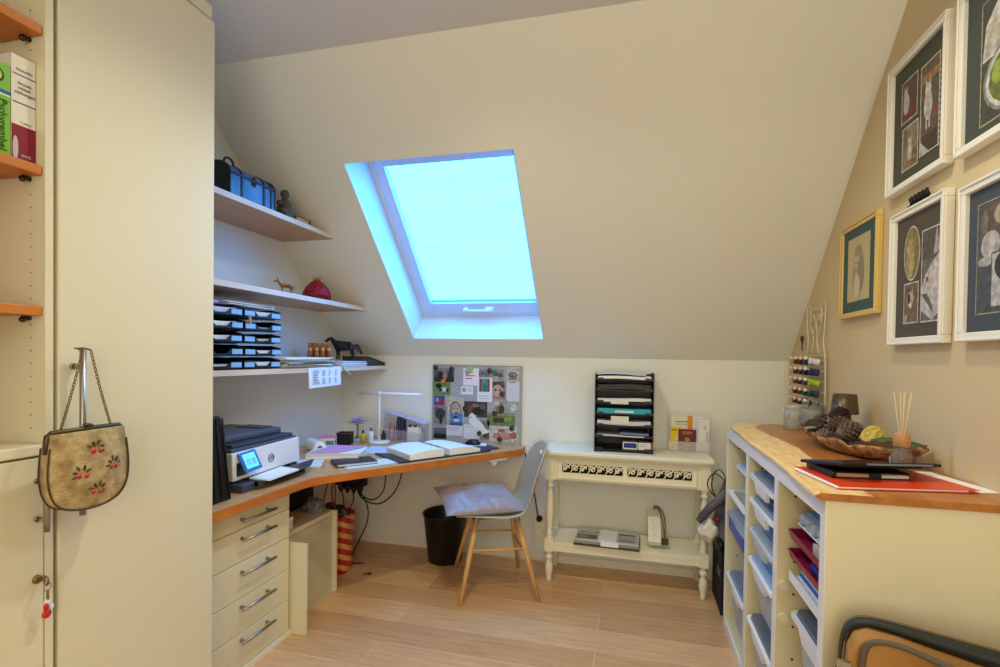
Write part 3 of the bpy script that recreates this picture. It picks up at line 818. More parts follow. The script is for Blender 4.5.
for st, (yc, nm) in enumerate(((1.752, 'stack nearest the wardrobe'), (2.000, 'stack beside the loose papers'))):
    for i in range(5):
        t = proto if ti == 0 else copy_tree(proto)
        t.location = (-1.664 + (.004 if i % 2 else 0), yc, S3 + .0005 + .0575 * i + (.0035 if i else 0) * 0)
        wd = {0: 'bottom tray', 1: 'second tray from below', 2: 'middle tray', 3: 'second tray from the top', 4: 'top tray'}[i]
        tag(t, 'black letter tray, %s of the %s' % (wd, nm), 'letter tray', 'black letter trays on the lowest wall shelf')
        trays.append((st, i, t)); ti += 1
        # paper lying in it
        specs = {(0, 0): (P2, .016), (0, 2): (P1, .030), (0, 3): (P1, .034), (0, 4): (C(214, 214, 240), .038), (1, 0): (P1, .030), (1, 1): (P1, .024), (1, 2): (C(226, 220, 200), .018), (1, 3): (C(200, 214, 230), .010), (1, 4): (P2, .034)}
        if (st, i) in specs:
            mt, th = specs[(st, i)]
            m = MB(); n_ = 10
            ang = random.uniform(-.05, .05)
            def prof_(o): return [(-.255, o), (.0 if (st, i) != (0, 2) else .012, o)]
            lift = .010 if i in (2, 3, 4) else .003
            lo = []; hi = []
            nn = 8
            rr = []
            for q in range(nn + 1):
                y = -.098 + .196 * q / nn
                zz = .0072 + 1.8 * lift * (1 - abs(math.sin(PI * q / nn))) * .6
                rr.append([(-.25, y, .0072), (-.015, y, .0072 + (zz - .0072) * .4 + .006), (-.013, y, .0072 + (zz - .0072) * .4 + .006 + th * .55), (-.25, y, .0072 + th)])
            m.rings(rr, mt, smooth=False)
            o = m.build('paper_stack'); o.location = t.location
            tag(o, 'paper in the %s of the %s' % (wd, nm.replace('loose papers', 'loose papers')), 'papers', 'papers in the black letter trays')
t = sheets('paper_bundle', 'messy bundle of papers lying across the top of both letter tray stacks', (-1.79, 1.955, S3 + .0575 * 4 + .0535), 4, .20, .30, [P2, C(206, 206, 190), P1, P3], .0035, .010)
t = sheets('paper_bundle', 'lilac white papers on top of the tray stack nearest the wardrobe', (-1.80, 1.70, S3 + .0575 * 4 + .0535), 3, .20, .16, [C(206, 208, 240), P1, C(190, 196, 236)], .004, .004)
m = MB(); m.box(-.004, .004, -.004, .004, 0, .038, C(190, 150, 110)); o = m.build('wooden_clip', loc=(-1.654, 1.905, S3 + .0575 * 3 + .03)); tag(o, 'small wooden peg clipped upright between the two tray stacks', 'peg')
# ------------------------------------------------------------------ things on the desk
TZ = DZ + .0006
t = thing('file_box', 'tall black ribbed file box on the desk against the wardrobe', 'file box', (-1.66, 1.575, TZ))
m = MB()
m.rings([[(-.17, -.07, 0), (.13, -.07, 0), (.13, .095, 0), (-.17, .095, 0)], [(-.17, -.07, .333), (.115, -.07, .333), (.115, .052, .333), (-.17, .052, .333)]], M_black, smooth=False)
m.build('shell', t, bev=.004)
for i in range(5):
    m = MB(); k = -.055 + .03 * i
    m.tube([(.131, k * 1.2 + .004, .012), (.1165, k * .9, .323)], .004, M_blackm, 6); m.build('rib', t)

# printer
pr = thing('printer', 'white and grey inkjet printer with a tilted blue touch screen on the desk', 'printer', (-1.77, 1.955, TZ))
M_pw = mat('printer_white', (232, 232, 234), .4)
M_pg = mat('printer_grey', (76, 84, 98), .4)
X1 = .182  # front plane
m = MB(); m.box(-.20, X1 - .03, -.205, .205, 0, .05, M_dgrey); m.box(-.20, X1 + .045, -.215, -.13, 0, .034, M_dgrey); m.box(-.20, X1 - .012, .16, .215, 0, .045, M_dgrey); m.build('base', pr, bev=.006)
m = MB()
m.prism([(X1, -.215, .045), (X1, .215, .052), (X1 - .006, .215, .168), (X1 - .006, -.215, .160)], (-.03, 0, 0), M_pw); m.build('front_panel', pr, bev=.004)
m = MB(); m.box(-.205, X1 - .032, -.215, .215, .051, .158, M_pw); m.build('body', pr, bev=.006)
m = MB(); m.box(-.20, X1 - .016, -.208, .208, .159, .176, M_pg); m.box(-.19, X1 - .03, -.19, .20, .176, .190, M_dgrey); m.build('scanner_bed', pr, bev=.004)
m = MB(); m.prism([(-.20, -.19, .1905), (.10, -.19, .1905), (.10, .185, .1905), (-.20, .185, .1905)], (0, 0, .028), M_pg); m.build('lid', pr, bev=.008, seg=3)
m = MB(); m.box(-.08, .06, .09, .17, .2188, .2235, M_dgrey); m.build('feeder_cover', pr, bev=.002)
# touch screen, tilted out at the bottom
m = MB()
o_ = V((X1 + .0015, -.190, .158)); dn = V((.036, .008, -.080)); ac = V((0, .096, .006)); nr = ac.cross(dn).normalized() * -1
if nr.x < 0: nr = -nr
M_scrb = mat('screen_bezel', (64, 120, 190), .3); M_scr = mat('lit_screen', (90, 190, 240), .3, emit=lin((70, 180, 240)), es=.8)
m.obox(o_ - nr * .012, ac, dn, nr * .012, M_scrb); ts = m.build('touch_screen', pr, bev=.003)
m = MB(); m.flat(o_ + dn, ac, -dn, nr, [('r', .14, .16, .86, .88, M_scr), ('r', .22, .30, .5, .62, (150, 226, 250)), ('r', .56, .30, .78, .62, (120, 210, 245)), ('r', .22, .70, .78, .78, (180, 236, 250))], .0004)
m.build('display', ts)
m = MB(); m.box(X1 - .001, X1 + .001, -.195, -.140, .062, .118, M_black); m.build('screen_recess', pr)
# round logo
m = MB(); lc = V((X1 - .0015, .012, .103))
m.tube([lc + V((.001, .0175 * math.cos(a), .0175 * math.sin(a))) for a in [2 * PI * i / 28 for i in range(28)]], .0016, C(80, 84, 92), 6, closed=True); m.build('logo_ring', pr)
lettering('logo_letters', 'hp', pr, (lc.x + .002, lc.y, lc.z - .005), (0, 1, 0), (1, 0, 0), .027, C(80, 84, 92), 'CENTER', .35)
m = MB(); m.box(X1 - .03, X1 + .062, -.14, .17, .004, .012, M_dgrey); m.box(X1 + .0, X1 + .062, -.145, -.135, .004, .036, M_dgrey); m.box(X1, X1 + .062, .165, .175, .004, .03, M_dgrey)
m.prism([(X1 + .0, -.145, .036), (X1 + .062, -.145, .036), (X1 + .062, -.145, .012), (X1, -.145, .012)], (0, .05, 0), M_dgrey)
m.build('paper_tray', pr, bev=.003)
m = MB(); m.prism([(X1 + .0, .06, .036), (X1 + .09, .0, .030), (X1 + .10, .16, .040), (X1 + .05, .26, .050)], (0, 0, .005), M_dgrey); m.build('output_flap', pr, bev=.002)
o = MB(); o.prism([(-.055, -.105, 0), (.045, -.105, -.002), (.050, .085, .0), (-.045, .085, .006)], (0, 0, .006), M_paper); o = o.build('paper_stack', loc=(-1.532, 1.935, TZ + .040)); o.rotation_euler = (.02, 0, 0)
tag(o, 'white paper stack lying in the output tray of the printer', 'papers')

sheets('loose_papers', 'white and orange papers lying flat beside the printer', (-1.66, 2.29, TZ), 4, .21, .20, [P1, C(222, 140, 100), P1, P2], .0025, .008, .5)
# paper roll
t = thing('paper_roll', 'white kitchen paper roll lying on the desk behind the printer papers', 'paper roll', (-1.80, 2.60, TZ + .037), .9)
m = MB(); n_ = 24
rr = []
for r, y in ((.015, -.09), (.036, -.09), (.037, -.08), (.037, .08), (.036, .09), (.015, .09)):
    rr.append([(r * math.cos(2 * PI * j / n_), y, r * math.sin(2 * PI * j / n_)) for j in range(n_)])
m.rings(rr, M_paper, cap=False); m.build('paper', t)
m = MB(); m.rings([[(r * math.cos(2 * PI * j / n_), y, r * math.sin(2 * PI * j / n_)) for j in range(n_)] for r, y in ((.014, -.09), (.0155, -.09), (.0155, .09), (.014, .09))], C(176, 150, 120), cap=False); m.build('core', t)
t = thing('small_carton', 'small white carton with a pink top and a teal label on the desk', 'box', (-1.825, 2.77, TZ), .4)
SCL_ = .8
t.scale = (.8, .8, .72)
m = MB(); m.box(-.055, .055, -.05, .05, 0, .085, M_wplast); m.build('carton', t, bev=.003)
m = MB(); m.box(-.056, .056, -.051, .051, .0855, .097, C(226, 130, 180)); m.build('lid', t, bev=.003)
m = MB(); m.flat((.0555, -.04, .03), (0, 1, 0), (0, 0, 1), (1, 0, 0), [('r', 0, 0, .06, .035, (40, 150, 160)), ('r', .004, .022, .056, .030, (214, 60, 80))]); m.flat((-.04, -.0505, .03), (1, 0, 0), (0, 0, 1), (0, -1, 0), [('r', .03, 0, .09, .035, (40, 150, 160)), ('r', .034, .022, .086, .030, (214, 60, 80))]); m.build('label', t)
t = thing('pen_cube', 'black square pen holder with a dark red rim on the desk beside the carton', 'pen holder', (-1.79, 2.90, TZ), .3)
t.scale = (.88, .88, .72)
m = MB()
for s, (x0, x1, y0, y1) in enumerate(((-.05, .05, -.05, -.045), (-.05, .05, .045, .05), (-.05, -.045, -.045, .045), (.045, .05, -.045, .045))):
    m.box(x0, x1, y0, y1, .004, .10, M_blackm)
m.box(-.05, .05, -.05, .05, 0, .004, M_blackm); m.build('holder', t)
m = MB()
for x0, x1, y0, y1 in ((-.052, .052, -.052, -.043), (-.052, .052, .043, .052), (-.052, -.043, -.043, .043), (.043, .052, -.043, .043)):
    m.box(x0, x1, y0, y1, .1002, .106, C(110, 50, 40))
m.build('rim', t)
t = thing('glass_flower', 'lilac glass flower standing on the desk near the lamp', 'ornament', (-1.78, 3.03, TZ), .2)
t.scale = (1.05, 1.05, .72)
M_lil = mat('lilac_glass', (206, 196, 232), .12, alpha=.75, spec=.8)
m = MB()
for k, (n_, r, z, dz) in enumerate(((6, .062, .165, .010), (6, .048, .185, .022), (5, .032, .20, .03))):
    for j in range(n_):
        a = 2 * PI * (j + .5 * k) / n_
        R = Matrix.Rotation(a, 3, 'Z') @ Matrix.Rotation(-.35 - .3 * k, 3, 'Y')
        m.ball((r * .6 * math.cos(a), r * .6 * math.sin(a), z + dz * .4), (r * .55, r * .42, .006), M_lil, 10, 6, R)
m.build('petals', t)
m = MB(); m.ball((0, 0, .195), (.015, .015, .02), C(90, 70, 130)); m.build('flower_heart', t)
m = MB(); m.tube([(0, 0, .02), (.006, 0, .09), (0, 0, .165)], [.006, .005, .007], C(120, 130, 90), 8); m.lathe([(0, 0), (.03, 0), (.032, .008), (.01, .022), (0, .022)], M_lil, n=18); m.build('stem', t)
for nm, lab, loc, col, h, r in (('glue_bottle', 'small yellow glue bottle standing in front of the glass flower', (-1.70, 2.97, TZ), (206, 190, 60), .085, .014), ('correction_bottle', 'white correction bottle with violet marks in front of the glass flower', (-1.66, 3.00, TZ), (230, 230, 236), .10, .018), ('ink_bottle', 'dark ink bottle with black cap standing behind the open ring binder', (-1.60, 3.06, TZ), (40, 40, 46), .075, .016)):
    t = thing(nm, lab, 'bottle', loc)
    m = MB(); m.lathe([(0, 0), (r, 0), (r, h * .68), (r * .5, h * .78), (0, h * .78)], C(*col, .35), n=16); m.build('bottle_body', t)
    m = MB(); m.lathe([(0, h * .781), (r * .55, h * .781), (r * .4, h), (0, h)], C(110, 90, 170) if col[0] > 200 and col[2] > 200 else M_black, n=14); m.build('cap', t)

# folder stack with pink sheet
t = thing('folder_stack', 'thick stack of cream folders with a lilac pink sheet on top', 'folders', (-1.60, 2.52, TZ), .30)
z = 0
for i, (w_, h_, th, mt) in enumerate(((.29, .24, .012, C(214, 200, 160)), (.28, .23, .012, M_paper), (.29, .22, .014, C(226, 216, 186)))):
    m = MB(); m.T = Matrix.Rotation(.06 * (i - 1), 4, 'Z'); m.box(-w_ / 2, w_ / 2, -h_ / 2, h_ / 2, z, z + th, mt); m.build('folder', t, bev=.001); z += th + .0005
m = MB(); m.T = Matrix.Rotation(.12, 4, 'Z'); m.prism([(-.14, -.10, z), (.02, -.10, z), (.14, .07, z + .006), (-.03, .10, z + .012)], (0, 0, .0015), C(214, 156, 204)); m.build('pink_sheet', t)
m = MB(); m.prism([(.03, -.11, z + .0002), (.145, -.10, z), (.15, .05, z), (.146, .066, z + .004)], (0, 0, .0012), M_paper); m.build('white_sheet', t)
t = thing('dark_notebook', 'dark navy notebook lying at the front edge of the desk', 'notebook', (-1.425, 2.40, TZ + .0032), .80)
def noteb(t, a, b, th, cov):
    m = MB(); m.box(-a, a, -b, b, 0, .002, cov); m.build('back_cover', t)
    m = MB(); m.box(-a + .003, a - .003, -b + .003, b - .003, .0022, th - .0022, M_paper2); m.build('page_block', t)
    m = MB(); m.box(-a, a, -b, b, th - .002, th, cov); m.box(-a, -a + .002, -b, b, .002, th - .002, cov); m.build('front_cover', t)
noteb(t, .105, .075, .014, C(40, 50, 66, .45))
sheets('loose_papers', 'thin white papers along the front edge of the desk under the notebook', (-1.30, 2.475, TZ), 2, .42, .13, [P1, P2], .0014, .004, .92)
# open ring binder
t = thing('ring_binder', 'open ring binder with two thick stacks of pages on the desk', 'ring binder', (-1.135, 2.795, TZ + .004), .92)
M_bind = mat('binder_dark', (44, 48, 60), .45)
m = MB(); m.prism([(-.30, -.155, .0), (-.02, -.155, .0), (-.02, .155, .0), (-.30, .155, .0)], (0, 0, .004), M_bind); m.build('cover', t)
m = MB(); m.prism([(-.02, -.155, .0), (.02, -.155, .0), (.02, .155, .0), (-.02, .155, .0)], (0, 0, .003), M_bind); m.build('spine', t)
m = MB(); m.prism([(.02, -.155, .0), (.31, -.155, .0), (.31, .155, .0), (.02, .155, .0)], (0, 0, .004), M_bind); m.build('cover', t)
for sx, th in ((-1, .042), (1, .040)):
    m = MB(); nn = 8; rr = []
    for q in range(nn + 1):
        u = q / nn; x = sx * (.018 + .215 * u)
        h_ = th * (.80 + .28 * math.sin(PI * min(1, u * .95 + .10)) ** .7) * (1 - .42 * u ** 2 * (1 if sx > 0 else .3))
        rr.append([(x, -.148, .0045), (x, .148, .0045), (x, .148, .0045 + h_), (x, -.148, .0045 + h_)])
    m.rings(rr, M_paper, smooth=False); m.build('page_stack', t)
m = MB()
for y in (-.04, .04):
    m.tube([(.016 * math.cos(a), y, .008 + .038 * math.sin(a)) for a in [PI * i / 12 for i in range(13)]], .0018, M_steel, 6)
m.box(-.012, .012, -.14, .14, .0032, .006, M_steel); m.build('ring_mechanism', t)
sheets('loose_papers', 'blue white sheets curling up under the left side of the open binder', (-1.44, 2.76, TZ), 3, .24, .20, [P3, P1, C(200, 214, 240)], .0025, .004, .1, curl=.0)
t = thing('red_folder', 'dark folder with a red edge lying under the open ring binder near the mouse', 'folder', (-.925, 3.03, TZ), .92)
m = MB(); m.box(-.11, .09, -.09, .08, 0, .003, C(150, 30, 30)); m.build('back_cover', t)
m = MB(); m.box(-.108, .088, -.088, .078, .0032, .010, C(60, 66, 82)); m.build('front_cover', t, bev=.001)
t = thing('computer_mouse', 'black computer mouse on white paper at the right of the binder', 'mouse', (-.985, 3.085, TZ + .0135), 1.5)
m = MB(); rr = []
for i in range(9):
    u = i / 8; y = -.05 + .10 * u; ww = .031 * math.sin(PI * min(max(u, .04), .96)) ** .4; hh = .034 * math.sin(PI * (u * .8 + .12)) ** .8
    rr.append([(ww * math.cos(a), y, max(0, hh * math.sin(a))) for a in [PI * j / 10 for j in range(11)]])
m.rings(rr, M_black); m.build('shell', t)
m = MB(); m.cyl((-.003, -.03, .026), (.003, -.03, .026), .007, M_dgrey, 12); m.build('scroll_wheel', t)
sheets('loose_papers', 'white paper sheet under the black computer mouse', (-.965, 3.095, TZ + .0108), 1, .13, .10, [P1], .001, .001, .3)
# desk lamp
t = thing('desk_lamp', 'slim white desk lamp with a long horizontal light bar', 'lamp', (-1.612, 3.02, TZ))
M_lampw = mat('lamp_white', (240, 240, 240), .35)
m = MB(); m.lathe([(0, 0), (.07, 0), (.07, .010), (.062, .014), (0, .014)], M_lampw, n=28); m.build('base', t)
m = MB(); m.cyl((0, 0, .014), (0, 0, .322), .0075, M_lampw, 12); m.build('stem', t)
m = MB(); m.tube([(-.145, 0, .324), (.295, 0, .324)], .0095, M_lampw, 12); m.build('light_bar', t)
m = MB(); m.lathe([(0, .312), (.013, .312), (.014, .335), (0, .338)], M_lampw, n=16); m.build('joint', t)
# acrylic pen stand
t = thing('desk_organizer', 'clear acrylic organizer full of pens and cables behind the binder', 'organizer', (-1.475, 3.13, TZ), -.05)
t.scale = (.93, .9, .95)
M_acr = mat('smoky_acrylic', (214, 208, 228), .1, alpha=.20, spec=.7)
m = MB()
m.prism([(-.165, -.05, 0), (-.165, .05, 0), (-.165, .05, .205), (-.165, -.02, .21)], (.004, 0, 0), M_acr)
m.prism([(.165, -.05, 0), (.165, .05, 0), (.165, .05, .125), (.165, -.02, .13)], (-.004, 0, 0), M_acr)
m.prism([(-.16, -.05, 0), (.16, -.05, 0), (.16, -.05, .07), (-.16, -.05, .09)], (0, .004, 0), M_acr)
m.prism([(-.16, .046, 0), (.16, .046, 0), (.16, .046, .125), (-.16, .046, .205)], (0, .004, 0), M_acr)
m.box(-.16, .16, -.046, .046, 0, .004, M_acr); m.build('holder', t)
m = MB(); m.prism([(-.17, -.03, .206), (.17, -.03, .127), (.17, .05, .127), (-.17, .05, .206)], (0, 0, .008), mat('lilac_plastic', (196, 190, 226), .4)); m.build('top_rail', t)
for nm, lab, x, y, col, h in (('pen', 'red pen in the acrylic organizer', -.12, -.015, (190, 60, 60), .12), ('pen', 'cream pencil in the acrylic organizer', -.135, .01, (220, 190, 150), .14), ('pen', 'dark red felt pen in the acrylic organizer', -.085, -.02, (150, 40, 60), .10), ('pen', 'white pen in the acrylic organizer', .10, -.01, (224, 220, 224), .09), ('pen', 'grey pen in the acrylic organizer', .13, .0, (150, 150, 160), .09)):
    p = thing(nm, lab, 'pen', (-1.46 + x, 3.12 + y, TZ + .0045), 0, 'pens in the acrylic organizer')
    m = MB(); m.cyl((0, 0, .012), (.004, 0, h), .0048, C(*col, .4), 10); m.build('barrel', p)
    m = MB(); m.lathe([(.0005, 0), (.0045, .012), (0, .012)], M_dgrey, n=10); m.build('tip', p)
t = thing('cable_coil', 'coiled dark blue cable stuffed in the acrylic organizer', 'cable', (-1.51, 3.125, TZ + .0045))
m = MB()
for k, xo in enumerate((-.008, 0, .008)):
    m.tube([(xo + .016 * math.cos(a), .006 * (k - 1), .084 + .08 * math.sin(a)) for a in [2 * PI * i / 20 for i in range(20)]], .0042, C(40, 44, 70), 6, closed=True)
m.build('coil', t)
t = thing('cable_coil', 'straight black charger cable beside the blue coil in the organizer', 'cable', (-1.478, 3.13, TZ + .0045))
m = MB(); m.tube(spline([(0, 0, .004), (.004, 0, .06), (-.002, .004, .12), (.004, 0, .165)], 5), .005, M_black, 6); m.build('cord', t)
t = thing('index_card_box', 'small white card box with a red and black strip in the organizer', 'box', (-1.405, 3.125, TZ + .0045))
m = MB(); m.box(-.04, .04, -.03, .03, 0, .095, M_wplast); m.build('carton', t, bev=.002)
m = MB()
for i in range(6):
    m.box(-.036 + .012 * i, -.028 + .012 * i, -.02, .02, .0955, .108, C(*[(30, 30, 34), (190, 50, 60), (220, 220, 220)][i % 3]))
m.build('cards', t)

# ------------------------------------------------------------------ pinboard on the desk against the wall
TB = .012
pb = thing('pinboard', 'grey metal pinboard covered with photos, leaning on the wall behind the desk', 'pinboard', (-1.004, YB - .006, TZ))
BW, BH = .306, .514
M_pbd = mat('pinboard_grey', (172, 174, 172), .5, c2=(158, 160, 160), vscale=30)
m = MB(); m.box(-BW, BW, -TB, 0, 0, BH, M_pbd)
for i in range(9):
    for j in range(14):
        x, z = -.135 + .014 * i, .14 + .024 * j
        m.flat((x, -TB, z), (1, 0, 0), (0, 0, 1), (0, -1, 0), [('r', -.003, -.003, .003, .003, (130, 146, 178))], .0002)
m.build('board', pb)
m = MB(); al = mat('aluminium_edge', (170, 172, 170), .35, .8)
for x0, x1, z0, z1 in ((-BW - .004, -BW, 0, BH + .004), (BW, BW + .004, 0, BH + .004), (-BW, BW, BH, BH + .004)):
    m.box(x0, x1, -TB - .002, 0, z0, z1, al)
m.build('edge', pb)
PY = YB - .006 - TB
def pinned(name, lab, cat, px0, px1, z0, z1, bg, shapes, lay=1, rot=0.0, grp='photos and notes on the pinboard'):
    """flat print on the board; x along the board in metres from its left edge, z from its bottom; shapes in 0..1"""
    w_, h_ = px1 - px0, z1 - z0
    o_ = V((-1.004 - BW + (px0 + px1) / 2, PY - .0012 * lay, TZ + .007 + (z0 + z1) / 2))
    m = MB(); m.box(-w_ / 2, w_ / 2, -.0004, .0004, -h_ / 2, h_ / 2, PH(bg) if name == 'photo' else C(*bg))
    sh = []
    for s in shapes:
        if s[0] == 'r': sh.append(('r', s[1] * w_, s[2] * h_, s[3] * w_, s[4] * h_, s[5]))
        elif s[0] == 'e': sh.append(('e', s[1] * w_, s[2] * h_, s[3] * w_, s[4] * h_, s[5]))
        else: sh.append(('p', [(x * w_, y * h_) for x, y in s[1]], s[2]))
    m.flat((-w_ / 2, -.0004, -h_ / 2), (1, 0, 0), (0, 0, 1), (0, -1, 0), sh, .00012, ink=PH if name == 'photo' else None)
    o = m.build(name, norm=False, loc=o_); o.rotation_euler = (0, rot, 0)
    return tag(o, lab, cat, grp)
G = (90, 120, 70)
pinned('photo', 'dark family photo in the upper corner of the pinboard', 'photo', .006, .15, .395, .49, (96, 96, 100), [('r', 0, 0, 1, .35, (50, 48, 52)), ('e', .3, .5, .12, .3, (40, 40, 44)), ('e', .55, .45, .1, .35, (190, 140, 120)), ('e', .8, .5, .12, .3, (60, 60, 66)), ('r', 0, .75, 1, 1, (150, 152, 158))])
pinned('photo', 'photo of black and white calves on grass, under the orange magnet', 'photo', .004, .125, .305, .395, (120, 160, 80), [('e', .3, .7, .18, .2, (24, 24, 26)), ('e', .62, .42, .26, .16, (236, 236, 236)), ('e', .42, .4, .1, .12, (30, 30, 30)), ('e', .82, .4, .08, .14, (30, 30, 30))])
pinned('photo', 'small blue and red holiday photo on the pinboard', 'photo', .008, .085, .235, .30, (70, 100, 170), [('p', [(.3, .2), (1, .9), (1, .3), (.6, 0)], (190, 40, 60)), ('e', .3, .6, .15, .2, (200, 190, 200))])
pinned('photo', 'photo of a person on a dark horse on the pinboard', 'photo', .008, .10, .095, .232, (150, 150, 150), [('e', .5, .62, .4, .28, (60, 66, 60)), ('e', .55, .3, .12, .3, (36, 36, 40)), ('r', 0, .0, 1, .12, (176, 170, 164)), ('p', [(.0, .85), (.35, 1), (.3, .9), (.05, .75)], (170, 60, 60))])
pinned('photo', 'dark blue night photo at the foot of the pinboard', 'photo', .008, .10, .01, .085, (110, 116, 140), [('r', 0, 0, 1, .45, (24, 26, 36)), ('r', 0, .55, 1, .62, (70, 76, 110))])
pinned('photo', 'sepia portrait of a laughing child on the pinboard', 'photo', .103, .222, .125, .295, (216, 206, 190), [('e', .5, .5, .34, .34, (150, 132, 112)), ('e', .52, .48, .26, .27, (206, 190, 170)), ('e', .42, .55, .04, .025, (70, 56, 46)), ('e', .62, .55, .04, .025, (70, 56, 46)), ('e', .55, .36, .12, .05, (110, 70, 64))])
pinned('photo', 'bright blue photo with a white boat, below the sepia portrait', 'photo', .125, .215, .105, .185, (90, 150, 214), [('e', .5, .45, .22, .12, (230, 230, 236)), ('r', 0, 0, 1, .22, (50, 90, 150)), ('e', .45, .7, .18, .1, (30, 50, 90))], 3)
pinned('note', 'white note below the blue photo on the pinboard', 'note', .10, .215, .035, .105, (210, 214, 222), [('r', .1, .7, .8, .76, (150, 160, 180)), ('r', .1, .5, .7, .56, (150, 160, 180))])
pinned('note', 'white note with red writing under the pale green paper', 'note', .215, .33, .375, .49, (232, 228, 232), [('r', .12, .72, .6, .78, (220, 90, 110)), ('r', .12, .55, .7, .61, (220, 90, 110)), ('r', .12, .38, .55, .44, (220, 90, 110))])
m_ = pinned('note', 'pale green paper corner at the top of the pinboard', 'note', .24, .285, .47, .505, (150, 200, 120), [], 2, .5)
pinned('note', 'small white card with grey lines in the middle of the pinboard', 'note', .20, .285, .315, .37, (226, 228, 234), [('r', .1, .3, .4, .8, (170, 150, 150)), ('r', .5, .62, .9, .7, (160, 166, 180)), ('r', .5, .4, .85, .48, (160, 166, 180))])
pinned('photo', 'grey patterned photo at the top edge of the pinboard', 'photo', .325, .40, .425, .485, (160, 160, 160), [('e', .3, .5, .14, .3, (120, 120, 124)), ('e', .6, .5, .14, .3, (126, 124, 128)), ('e', .85, .5, .1, .3, (112, 112, 116))])
pinned('picture_card', 'white card with a teal and brown picture of a doorway on the pinboard', 'card', .315, .418, .27, .43, (230, 228, 226), [('r', .12, .42, .82, .96, (130, 76, 50)), ('r', .3, .46, .66, .94, (70, 150, 150)), ('e', .5, .6, .14, .18, (50, 110, 120)), ('r', .1, .12, .8, .16, (190, 190, 200)), ('r', .1, .22, .7, .26, (190, 190, 200))], 2)
pinned('photo', 'photo of a person with a green hat at the top of the pinboard', 'photo', .405, .495, .395, .49, (168, 166, 156), [('e', .3, .7, .2, .2, (50, 130, 90)), ('e', .65, .55, .3, .16, (90, 96, 90)), ('e', .4, .3, .3, .2, (190, 180, 170))])
pinned('photo', 'close-up photo of a child with round dark glasses on the pinboard', 'photo', .405, .505, .29, .405, (176, 150, 140), [('e', .5, .75, .46, .24, (96, 76, 66)), ('e', .5, .48, .36, .36, (216, 180, 166)), ('e', .34, .52, .07, .06, (50, 40, 40)), ('e', .66, .52, .07, .06, (50, 40, 40))])
pinned('photo', 'photo of a brown and white animal below the child photo on the pinboard', 'photo', .42, .52, .195, .29, (190, 182, 166), [('e', .5, .4, .28, .4, (150, 126, 96)), ('e', .62, .3, .2, .3, (70, 60, 50)), ('e', .3, .7, .2, .16, (226, 220, 206))])
pinned('photo', 'dark photo of horses in a stable in the middle of the pinboard', 'photo', .225, .385, .165, .27, (70, 62, 58), [('e', .3, .5, .2, .3, (120, 80, 62)), ('e', .6, .4, .25, .26, (40, 34, 32)), ('e', .8, .7, .12, .2, (110, 100, 92)), ('e', .5, .75, .16, .1, (150, 130, 116))])
pinned('photo', 'green meadow photo with grazing animals on the pinboard', 'photo', .385, .575, .115, .205, (120, 146, 70), [('r', 0, .75, 1, 1, (150, 170, 130)), ('e', .3, .4, .1, .22, (60, 66, 46)), ('e', .5, .42, .12, .2, (70, 60, 50)), ('e', .75, .5, .14, .2, (150, 168, 96))])
pinned('photo', 'photo of a white animal with dark shadows at the foot of the pinboard', 'photo', .335, .40, .02, .15, (150, 150, 140), [('e', .4, .6, .3, .3, (110, 110, 100)), ('e', .6, .25, .3, .2, (90, 90, 84))])
pinned('note', 'white sheet at the foot of the pinboard beside the white cut-out', 'note', .222, .335, .02, .115, (214, 216, 222), [('r', .1, .8, .6, .85, (170, 176, 190))])
pinned('photo', 'photo of pink piglets in the lower corner of the pinboard', 'photo', .395, .595, .015, .115, (226, 220, 212), [('e', .3, .35, .16, .22, (206, 150, 130)), ('e', .6, .35, .22, .26, (220, 160, 140)), ('e', .85, .4, .12, .22, (190, 120, 106)), ('e', .45, .7, .14, .12, (190, 110, 104))])
pinned('note', 'ruled white note paper at the side of the pinboard', 'note', .515, .60, .28, .42, (214, 214, 220), [('r', .2, .86, .7, .9, (120, 110, 110))] + [('r', .08, .1 + .1 * i, .92, .115 + .1 * i, (186, 192, 206)) for i in range(6)])
pinned('photo', 'white card with a grey drawing overlapping the top corner of the pinboard', 'card', .513, .60, .41, .505, (220, 214, 196), [('e', .5, .45, .36, .2, (120, 120, 120)), ('e', .5, .48, .26, .12, (170, 170, 168)), ('e', .5, .18, .4, .06, (150, 130, 100))], 2)
pinned('photo', 'pale photo of a white flower on the pinboard', 'photo', .53, .595, .20, .275, (196, 194, 184), [('e', .5, .5, .3, .3, (236, 236, 236)), ('e', .5, .5, .1, .1, (220, 200, 150))])
# cut-out of a white dog
m = MB(); 
dogp = [(0, .135), (.012, .16), (.03, .165), (.05, .15), (.062, .125), (.085, .11), (.11, .085), (.125, .06), (.150, .055), (.155, .045), (.13, .035), (.11, .03), (.085, .012), (.07, .0), (.062, .012), (.07, .04), (.05, .055), (.03, .08), (.008, .10)]
m.prism([(x, -.0005, z) for x, z in dogp], (0, .001, 0), C(226, 226, 222))
m.flat((0, -.0005, 0), (1, 0, 0), (0, 0, 1), (0, -1, 0), [('e', .018, .138, .004, .004, (40, 40, 40)), ('e', .006, .130, .004, .005, (60, 50, 50)), ('p', [(.04, .155), (.055, .135), (.06, .15)], (190, 186, 180)), ('p', [(.06, .06), (.10, .05), (.08, .035)], (188, 188, 184))], .0002)
o = m.build('paper_cutout', norm=False, loc=(-1.004 - BW + .255, PY - .006, TZ + .035)); tag(o, 'white dog paper cut-out pinned in the middle of the pinboard', 'cut-out', 'photos and notes on the pinboard')
M_mag = mat('magnet_black', (32, 34, 40), .3, spec=.7)
